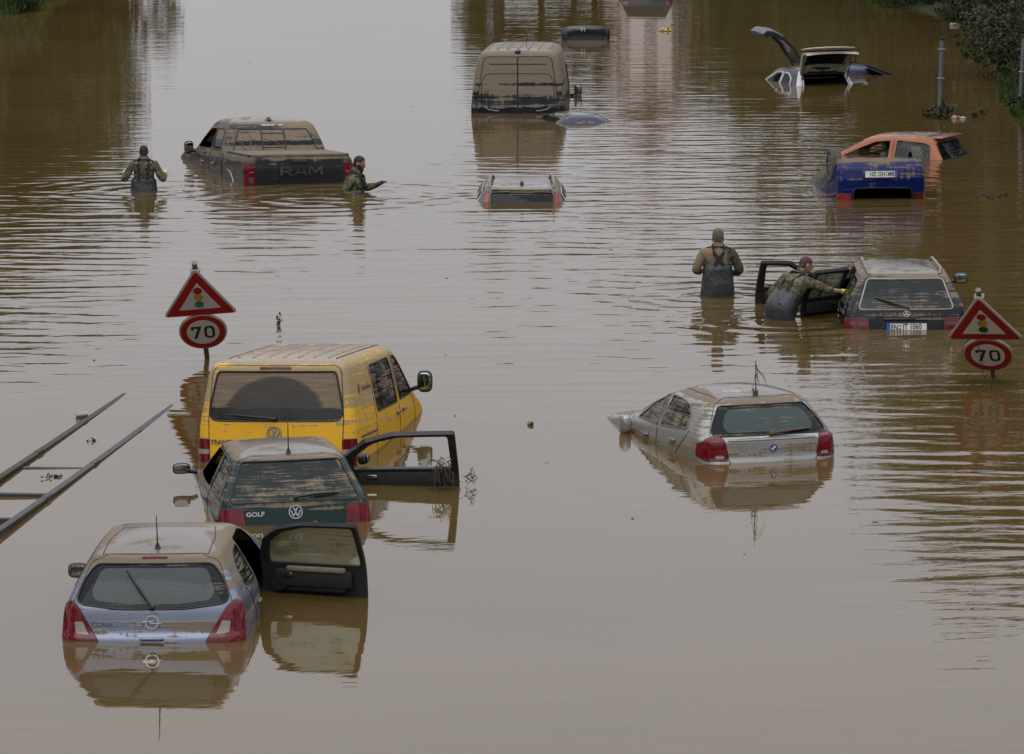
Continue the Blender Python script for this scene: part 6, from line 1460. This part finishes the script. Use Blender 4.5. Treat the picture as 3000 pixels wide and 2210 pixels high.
# bearded man right of the pickup, seen in profile
person('bearded soldier in profile right of the pickup, chest deep, gloved hand reaching ahead', (-2.86, 77.80, -1.20), -101, dict(
    pelvis=(0, 0, .93), waist=(0, .01, 1.10), chest=(0, .03, 1.35), neck=(0, .05, 1.50), head=(0, .105, 1.665), face=(-.05, 1, -.05),
    sh_l=(-.20, .02, 1.42), sh_r=(.20, .0, 1.42), el_l=(-.26, .16, 1.20), el_r=(.27, -.10, 1.17), wr_l=(-.20, .40, 1.29), wr_r=(.20, .12, 1.10), ha_l=(-.19, .50, 1.34), ha_r=(.16, .22, 1.12), bib=(.45,)), hair=HAIRD, beard=HAIRD, gl=GLOVEK).scale = (1.05, 1.05, 1.05)
# capped man walking away from the camera
person('soldier in a brown knit cap seen from behind, crossed wader straps over a muddy jacket', (3.06, 64.0, -.80), 4, dict(
    pelvis=(0, 0, .93), waist=(0, .0, 1.10), chest=(0, .0, 1.36), neck=(0, .01, 1.51), head=(.005, .04, 1.665), face=(.05, 1, 0),
    sh_l=(-.215, 0, 1.44), sh_r=(.215, 0, 1.44), el_l=(-.34, -.02, 1.17), el_r=(.34, -.04, 1.16), wr_l=(-.24, .18, 1.14), wr_r=(.24, .18, 1.12), ha_l=(-.20, .28, 1.15), ha_r=(.20, .28, 1.13), bib=(.66,)), jacket=DUSTY, waders=WADG, hat=CAPM, gl=GLOVEK, straps='X')
# the man reaching for the estate car
person('soldier in glasses leaning to the black estate car, yellow gloved hand on its pillar', (3.86, 61.55, -.82), -42, dict(
    pelvis=(0, -.03, .93), waist=(.02, .06, 1.09), chest=(.06, .24, 1.29), neck=(.08, .35, 1.41), head=(.09, .43, 1.555), face=(.35, 1, -.28),
    sh_l=(-.12, .22, 1.37), sh_r=(.25, .27, 1.34), el_l=(-.26, .06, 1.12), el_r=(.44, .50, 1.22), wr_l=(-.20, .26, 1.0), wr_r=(.58, .71, 1.19), ha_l=(-.17, .36, .98), ha_r=(.64, .80, 1.18), bib=(.30,)), hair=HAIRB, glasses=True, gl=GLOVEY, bare=.42)
# ------------------------------------------------------------ leaning road signs
SRED = plain('sign_red', (.30, .006, .010), .45, var=.06, dirt=.03); SWHITE = plain('sign_white', (.60, .60, .58), .5, var=.05, dirt=.08); SGREY = plain('sign_grey_white', (.50, .51, .52), .5, var=.05, dirt=.05)
SYEL = plain('sign_amber', (.52, .25, .012), .45, var=.05); SGRN = plain('sign_green', (.006, .20, .13), .45, var=.05); SGRD = plain('sign_dark_green', (.008, .07, .03), .45, var=.05)
RIMM = plain('sign_rim', (.24, .21, .17), .5, .2, var=.2, dirt=.25); POLE = plain('sign_pole', (.14, .12, .09), .6, .4, var=.3, dirt=.3)
DRYC = plain('muddy_cord', (.10, .085, .06), .9)
def sign(label, loc, rot, zc, sc, white, green, twig=False):
    r = thing('road_sign', label, 'road sign', loc, rot, 'leaning warning and speed limit signs')
    zt = zc + .3 * sc + .02; h = .9 * sc * .866; top = zt + h + .055
    b = bmesh.new(); tube(b, [(0, .035, -1.6), (0, .035, top)], .034, 16); obj('pole', b, POLE, r)
    b = bmesh.new(); tube(b, [(0, .035, top - .01), (0, .035, top + .02)], .037, 16); obj('pole_cap', b, plain('cap_grey', (.17, .15, .13), .7, dirt=.1), r)
    b = bmesh.new()
    for z in (zt + h * .93, zt + .10, zc + .16, zc - .16): join(b, rbox((.13, .09, .035), .01, 2, (0, .03, z)))
    obj('clamp', b, RIMM, r)
    MX = lambda y, z: Matrix.Translation((0, y, z)) @ Matrix.Rotation(R(90), 4, 'X')
    def plate(nm, poly, y, z, d, m, par=None):
        b = bmesh.new(); join(b, prism(poly, d), MX(y, z)); return obj(nm, b, m, par or r, angle=30)
    def tri(k, rr): 
        a = .45 * sc; c = h / 3; P = [(-a, 0), (a, 0), (0, h)]; return rpoly([(p[0] * k, c + (p[1] - c) * k) for p in P], rr, 6)
    t = plate('triangle_plate', tri(1.07, .07), -.018, zt, .03, RIMM); plate('plate_white_edge', tri(1.035, .065), -.045, zt, .006, SWHITE, t); plate('red_border', tri(1.0, .06), -.050, zt, .006, SRED, t); plate('white_field', tri(.60, .012), -.055, zt, .005, white, t)
    for k, m in enumerate((SRED, SYEL, green)):
        plate('light_symbol', [(.058 * sc * cos(2*pi*i/28), .058 * sc * sin(2*pi*i/28)) for i in range(28)], -.0585, zt + h * (.555 - .155 * k), .004, INK, t); plate('light_symbol', [(.054 * sc * cos(2*pi*i/28), .054 * sc * sin(2*pi*i/28)) for i in range(28)], -.0615, zt + h * (.555 - .155 * k), .004, m, t)
    ci = lambda q: [(q * sc * cos(2*pi*i/48), q * sc * sin(2*pi*i/48)) for i in range(48)]
    d = plate('round_plate', ci(.312), -.018, zc, .03, RIMM); plate('plate_white_edge', ci(.302), -.045, zc, .006, SWHITE, d); plate('red_border', ci(.293), -.050, zc, .006, SRED, d); plate('white_field', ci(.212), -.055, zc, .005, white, d)
    # 70 in road lettering
    b = bmesh.new(); H = .215 * sc; w = .032 * sc; D = .004
    join(b, prism([(-.15 * sc, H / 2), (-.02 * sc, H / 2), (-.02 * sc, H / 2 - w), (-.15 * sc, H / 2 - w)], D)); join(b, prism([(-.15 * sc, H / 2), (-.15 * sc + w * .9, H / 2), (-.15 * sc + w * .9, H / 2 - w * 1.9), (-.15 * sc, H / 2 - w * 1.9)], D + .0004)); join(b, prism([(-.02 * sc, H / 2 - w * .5), (-.02 * sc - w * 1.15, H / 2 - w * .5), (-.125 * sc, -H / 2), (-.125 * sc + w * 1.2, -H / 2)][::-1], D + .0008))
    o, i_ = [], []
    for k in range(40):
        t_ = 2*pi*k/40; e = .62; cx = .085 * sc; o.append((cx + .068 * sc * math.copysign(abs(cos(t_)) ** e, cos(t_)), H / 2 * math.copysign(abs(sin(t_)) ** e, sin(t_)))); i_.append((cx + (.068 * sc - w) * math.copysign(abs(cos(t_)) ** e, cos(t_)), (H / 2 - w) * math.copysign(abs(sin(t_)) ** e, sin(t_))))
    z0 = bmesh.new(); V = [[z0.verts.new((p[0], p[1], zz)) for p in pts] for pts, zz in ((o, 0), (o, D), (i_, D), (i_, 0))]
    for j in range(4):
        A, B = V[j], V[(j + 1) % 4]; [z0.faces.new((A[k], A[(k+1) % 40], B[(k+1) % 40], B[k])) for k in range(40)]
    bmesh.ops.recalc_face_normals(z0, faces=z0.faces[:]); join(b, z0)
    for v in b.verts: v.co = MX(-.0585, zc) @ v.co
    obj('numerals', b, INK, d, smooth=False)
    if twig:
        b = bmesh.new(); tube(b, [(-.10, -.075, zt + .01), (-.095, -.09, zc), (-.10, -.10, zc - .30), (-.09, -.06, zc - .48)], .0045, 5); obj('hanging_cord', b, DRYC, r)
    return r
sign('tilted road sign left of the yellow van, traffic light triangle above a round 70', (-4.10, 57.68, 0), (R(36.7), R(-4.2), R(1.3)), .558, 1.025, SGREY, SGRN)
sign('tilted road sign at the right edge, traffic light triangle above a round 70', (6.28, 55.96, 0), (R(42.9), R(-1.8), R(-14.7)), .540, 1.039, SWHITE, SGRD, True)

# ------------------------------------------------------------ drowned guard rail, lower left
STEEL = plain('galvanised_steel', (.048, .048, .044), .6, .15, var=.35, vs=4, dirt=.2); STEELM = plain('muddy_steel', (.05, .042, .030), .7, .3, var=.3, vs=5, dirt=.30)
gr = thing('guard_rail', 'steel guard rail lying half drowned in the lower left, two rails with cross bars', 'guard rail', (-5.3, 46, 0))
def rail(nm, p, q, mat, sag):
    b = bmesh.new(); n = 26; p, q = Vector(p), Vector(q); t = (q - p).normalized(); w = Vector((t.y, -t.x, 0)).normalized(); up = Vector((0, 0, 1)); rings = []
    prof = [(x * .8, z * .78) for x, z in [(-.045, -.075), (.045, -.075), (.045, -.028), (.026, -.016), (.026, .016), (.045, .028), (.045, .064), (.018, .075), (-.045, .075)]]
    for i in range(n + 1):
        u = i / n; c = p.lerp(q, u) + Vector((0, 0, sag * sin(u * 9) * .3)); rings.append([b.verts.new(c + w * x + up * z - Vector(gr.location)) for x, z in prof])
    m = len(prof)
    for a, c in zip(rings, rings[1:]): [b.faces.new((a[k], a[(k+1) % m], c[(k+1) % m], c[k])) for k in range(m)]
    b.faces.new(rings[0][::-1]); b.faces.new(rings[-1]); bmesh.ops.recalc_face_normals(b, faces=b.faces[:])
    for u in (.12, .27, .42, .58, .74): 
        c = p.lerp(q, u) - Vector(gr.location); join(b, rbox((.077, .20, .121), .008, 1, (0, 0, 0)), Matrix.Translation(c) @ Matrix.Rotation(math.atan2(-t.x, t.y), 4, 'Z') @ Matrix.Scale(1.02, 4))
    return obj(nm, b, mat, gr, angle=30)
rail('rail', (-5.95, 41.0, .05), (-4.02, 55.5, -.080), STEEL, .02)
rail('rail', (-6.65, 42.0, .07), (-4.75, 56.0, -.078), STEELM, .02)
for y, dz in ((43.9, 0), (45.75, 0), (47.35, -.02), (49.15, -.035), (51.2, -.055)):
    u = (y - 41) / 14.2; a = Vector((-5.95 + 1.90 * u, y, .05 - .13 * u + .012)); u2 = (y - 42) / 14; c = Vector((-6.65 + 1.90 * u2, y, .07 - .148 * u2 + .005))
    b = bmesh.new(); d = c - a; bl = rbox((d.length - .1, .07, .07), .008, 1); join(b, bl, Matrix.Translation((a + c) / 2 + Vector((0, 0, dz * .5)) - Vector(gr.location)) @ Matrix.Rotation(math.atan2(d.y, d.x), 4, 'Z') @ Matrix.Rotation(-math.asin(d.z / d.length) * 1, 4, 'Y'))
    obj('cross_bar', b, STEEL, gr, angle=30)

# ------------------------------------------------------------ posts by the right bank
GALV = plain('post_steel', (.17, .18, .19), .45, .5, var=.2, vs=6, dirt=.12)
def post(label, loc, h, lean, clamps):
    r = thing('steel_post', label, 'post', loc, (0, R(lean), 0), 'steel posts by the right bank'); b = bmesh.new(); tube(b, [(0, 0, -1.5), (0, 0, h)], .048, 16); obj('pole', b, GALV, r)
    b = bmesh.new(); tube(b, [(0, 0, h - .005), (0, 0, h + .05)], .052, 14); obj('pole_cap', b, INK, r)
    b = bmesh.new()
    for z in clamps: tube(b, [(0, 0, z - .025), (0, 0, z + .025)], .062, 12); join(b, rbox((.16, .05, .03), .008, 1, (0, -.045, z)))
    obj('clamp', b, RIMM, r); return r
post('grey steel post standing clear in the water, black cap and two clamps', (9.13, 92.44, 0), 1.66, 1.2, (1.46, .84)); post('grey steel post at the right edge in front of the shrubs', (11.02, 93.9, 0), 1.60, 2.2, (.86,))

# ------------------------------------------------------------ weeds and floating litter
WEED = plain('wet_weed', (.035, .040, .016), .7, var=.4, vs=20); DRY = plain('brown_twig', (.050, .034, .022), .9, var=.3)
def twigs(name, label, loc, w, h, n, leaves, mat=WEED, seed=1, ls=.05, cat='weed', group=None, thick=.006):
    rg = random.Random(seed); b = bmesh.new()
    for k in range(n):
        an = rg.uniform(0, 6.28); e = w * rg.uniform(.2, 1); p = Vector((rg.uniform(-.2, .2) * w, rg.uniform(-.2, .2) * w, -.03)); q = p + Vector((cos(an) * e, sin(an) * e, h * rg.uniform(.05, 1))); m = (p + q) / 2 + Vector((0, 0, h * .25)); tube(b, [p, m, q], [thick, thick * .8, thick * .4], 4)
        for j in range(leaves): leaf(b, m.lerp(q, rg.random()) + rv(rg) * .03, rv(rg) + Vector((0, 0, .5)), ls * rg.uniform(.6, 1.3), rg=rg)
    return tag(obj(name, b, mat, smooth=False), label, cat, group) if False else place(tag(obj(name, b, mat, smooth=False), label, cat, group), loc)
def place(o, loc): o.location = loc; return o
twigs('weed_clump', 'leafy weed clump caught at the foot of the clear standing post', (9.13, 92.3, 0), .45, .38, 26, 9, seed=2, ls=.06)
twigs('weed_clump', 'dark weed clump wrapped round the foot of the post at the right edge', (11.0, 93.6, 0), .38, .50, 26, 8, seed=3, ls=.06)
twigs('floating_twig', 'small twig with leaves floating right of the left road sign', (-3.31, 60.9, 0), .11, .16, 7, 2, DRY, 4, .03, 'twig')
twigs('floating_twig', 'dead leafy twig lying between two cross bars of the guard rail', (-5.23, 48.5, .0), .20, .07, 11, 3, DRY, 5, .03, 'twig')
twigs('floating_twig', 'tiny twig floating right of the yellow van', (-.72, 52.85, 0), .08, .05, 6, 2, DRY, 6, .02, 'twig')
twigs('floating_twig', 'green sprig floating beyond the guard rail', (-5.0, 51.0, .0), .10, .06, 5, 2, WEED, 7, .03, 'twig')
twigs('floating_twig', 'dark stick floating right of the orange hatchback', (9.34, 82.7, .0), .26, .03, 3, 0, DRY, 8, .02, 'twig', None, .018)
twigs('floating_weed', 'green weed strip floating near the right edge behind the estate car', (8.5, 77.2, .0), .50, .06, 22, 3, WEED, 9, .05)
twigs('floating_weed', 'small sprig floating right of the litter by the posts', (10.1, 92.9, .0), .18, .16, 6, 3, WEED, 10, .05)
twigs('floating_weed', 'dark sprig standing in the water beside the red and white litter', (9.86, 92.3, .0), .13, .20, 6, 3, WEED, 11, .05)
# weed hanging on the green car's open door
b = bmesh.new(); rg = random.Random(12); WO = Vector((-.76, 47.75, .04))
for k in range(60):
    p = WO + Vector((rg.uniform(-.10, .10), rg.uniform(-.06, .06), rg.uniform(.05, .30))); d = rv(rg) * .16 + Vector((0, 0, -.04)); tube(b, [p, p + d * .6 + rv(rg) * .03, p + d + Vector((0, 0, -.05))], [.006, .005, .003], 4)
tag(obj('root_tangle', b, DRY), 'brown root tangle hanging on the open door of the dark green hatchback', 'roots')
b = bmesh.new(); WO = Vector((-.47, 48.0, .02))
for k in range(24):
    p = WO + Vector((rg.uniform(-.04, .06), rg.uniform(-.05, .05), rg.uniform(.02, .12))); d = rv(rg) * .10; tube(b, [p, p + d * .6 + rv(rg) * .02, p + d], [.005, .004, .003], 4)
tag(obj('root_tangle', b, DRY), 'small root tangle floating just beyond the tip of the green car door', 'roots')
def litter(name, label, cat, loc, parts):
    b = bmesh.new(); mats = []
    for bm2, m in parts:
        if m not in mats: mats.append(m)
        join(b, bm2, None, mats.index(m))
    return place(tag(obj(name, b, mats), label, cat), loc)
TINM = plain('tin', (.26, .26, .25), .35, .7, dirt=.3); YEL = plain('yellow_plastic', (.62, .40, .03), .5, var=.3, vs=20); WPL = plain('white_plastic', (.34, .33, .31), .5, var=.15, dirt=.1); RPL = plain('red_plastic', (.26, .05, .04), .5)
b = bmesh.new(); tube(b, [(-.07, 0, .02), (.07, .03, .035)], [.05, .05], 14); c = litter('tin_can', 'silver tin can floating against the far guard rail', 'can', (-5.30, 52.75, 0), [(b, TINM)])
litter('floating_packet', 'yellow crumpled packet floating on the mirrored house', 'packet', (4.16, 117.7, 0), [(ell((.34, .22, .12), 1.6, (0, 0, .02), 12, 8), YEL), (ell((.14, .16, .10), 2, (-.06, -.02, .05), 8, 6), WPL), (ell((.08, .08, .06), 2, (.06, -.05, .06), 8, 6), plain('print_dark', (.05, .04, .03), .5))])
litter('floating_carton', 'pale carton floating at the shrub edge in the top right corner', 'carton', (12.2, 119.6, 0), [(rbox((.26, .2, .09), .02, 2, (0, 0, .03)), WPL), (rbox((.14, .12, .06), .02, 2, (.19, .02, .02)), WPL)])
litter('floating_litter', 'red and white litter floating right of the clear standing post', 'litter', (9.52, 92.25, 0), [(ell((.15, .13, .13), 1.5, (-.09, 0, .01), 8, 6), WPL), (ell((.14, .12, .08), 1.5, (.0, .02, .02), 8, 6), RPL), (ell((.16, .12, .08), 1.4, (.09, -.02, .01), 8, 6), WPL)])
litter('floating_leaf', 'single brown leaf floating in the open water mid picture', 'leaf', (.22, 52.2, 0), [(ell((.07, .10, .06), 2, (0, 0, .015), 10, 6), SILT), (ell((.05, .05, .05), 2, (.02, -.03, .02), 8, 6), DRY)])

rg = random.Random(77); proto = None
for x, y in ((-7.2, 69), (-9.6, 98), (-4.1, 101), (-6.5, 107), (-2.2, 95), (-8.9, 88), (-5.6, 57.5), (-1.0, 66), (1.6, 69.5), (-.9, 58), (1.3, 46), (.4, 49.5), (2.4, 44), (-.8, 44.5), (3.9, 45.8), (5.2, 41.5), (7.2, 72), (6.4, 80.5)):
    if proto is None: proto = litter('floating_leaf', 'x', 'leaf', (x, y, 0), [(ell((.05, .11, .02), 2, (0, 0, .006), 10, 6), DRY)]); o = proto
    else: o = proto.copy(); COL.objects.link(o); o.location = (x, y, 0)
    o['label'] = 'small dark leaf speck adrift on the open water'; o['group'] = 'leaf specks adrift'; o.rotation_euler = (0, 0, rg.uniform(0, 3)); k = rg.uniform(.3, .75); o.scale = (k, k * 1.2, k * .6)
# ------------------------------------------------------------ the road bridge the picture is taken from, unseen, added to darken car reflections
CONC = plain('bridge_concrete', (.20, .19, .17), .9, var=.2, vs=1.5)
br = thing('road_bridge', 'concrete road bridge carrying the viewpoint, behind the picture', 'bridge', (0, -9, 0))
obj('deck', rbox((110, 15, 1.3), .05, 1, (0, 0, 6.2)), CONC, br)
for y in (-7.3, 7.3): obj('parapet', rbox((110, .3, .75), .04, 1, (0, y, 7.2)), CONC, br)
for x in (-22, 22):
    obj('pier', rbox((1.4, 11, 9), .1, 1, (x, 0, 1.2)), CONC, br)
TG4 = 'trees behind the viewpoint'; TL4 = 'leafy tree standing behind the viewpoint, outside the picture'  # unseen trees, added so the backs of the cars mirror something dark
for i in range(22):
    x = -60 + 120 * i / 21 + rng.uniform(-2, 2); retree((t1, t2, t3)[i % 3], (x, -34 - rng.uniform(0, 10), .0), rng.uniform(0, 6), rng.uniform(1.3, 1.7), TL4, TG4)
TG5 = 'trees along the near banks'; TL5 = 'leafy tree on the near bank, outside the picture'  # bank trees out of view, added for the same dark reflections
for s in (-1, 1):
    for i in range(9): retree((t1, t2, t3)[i % 3], (s * (19 + rng.uniform(0, 4)), 8 + 9 * i + rng.uniform(-2, 2), .3), rng.uniform(0, 6), rng.uniform(.8, 1.1), TL5, TG5)
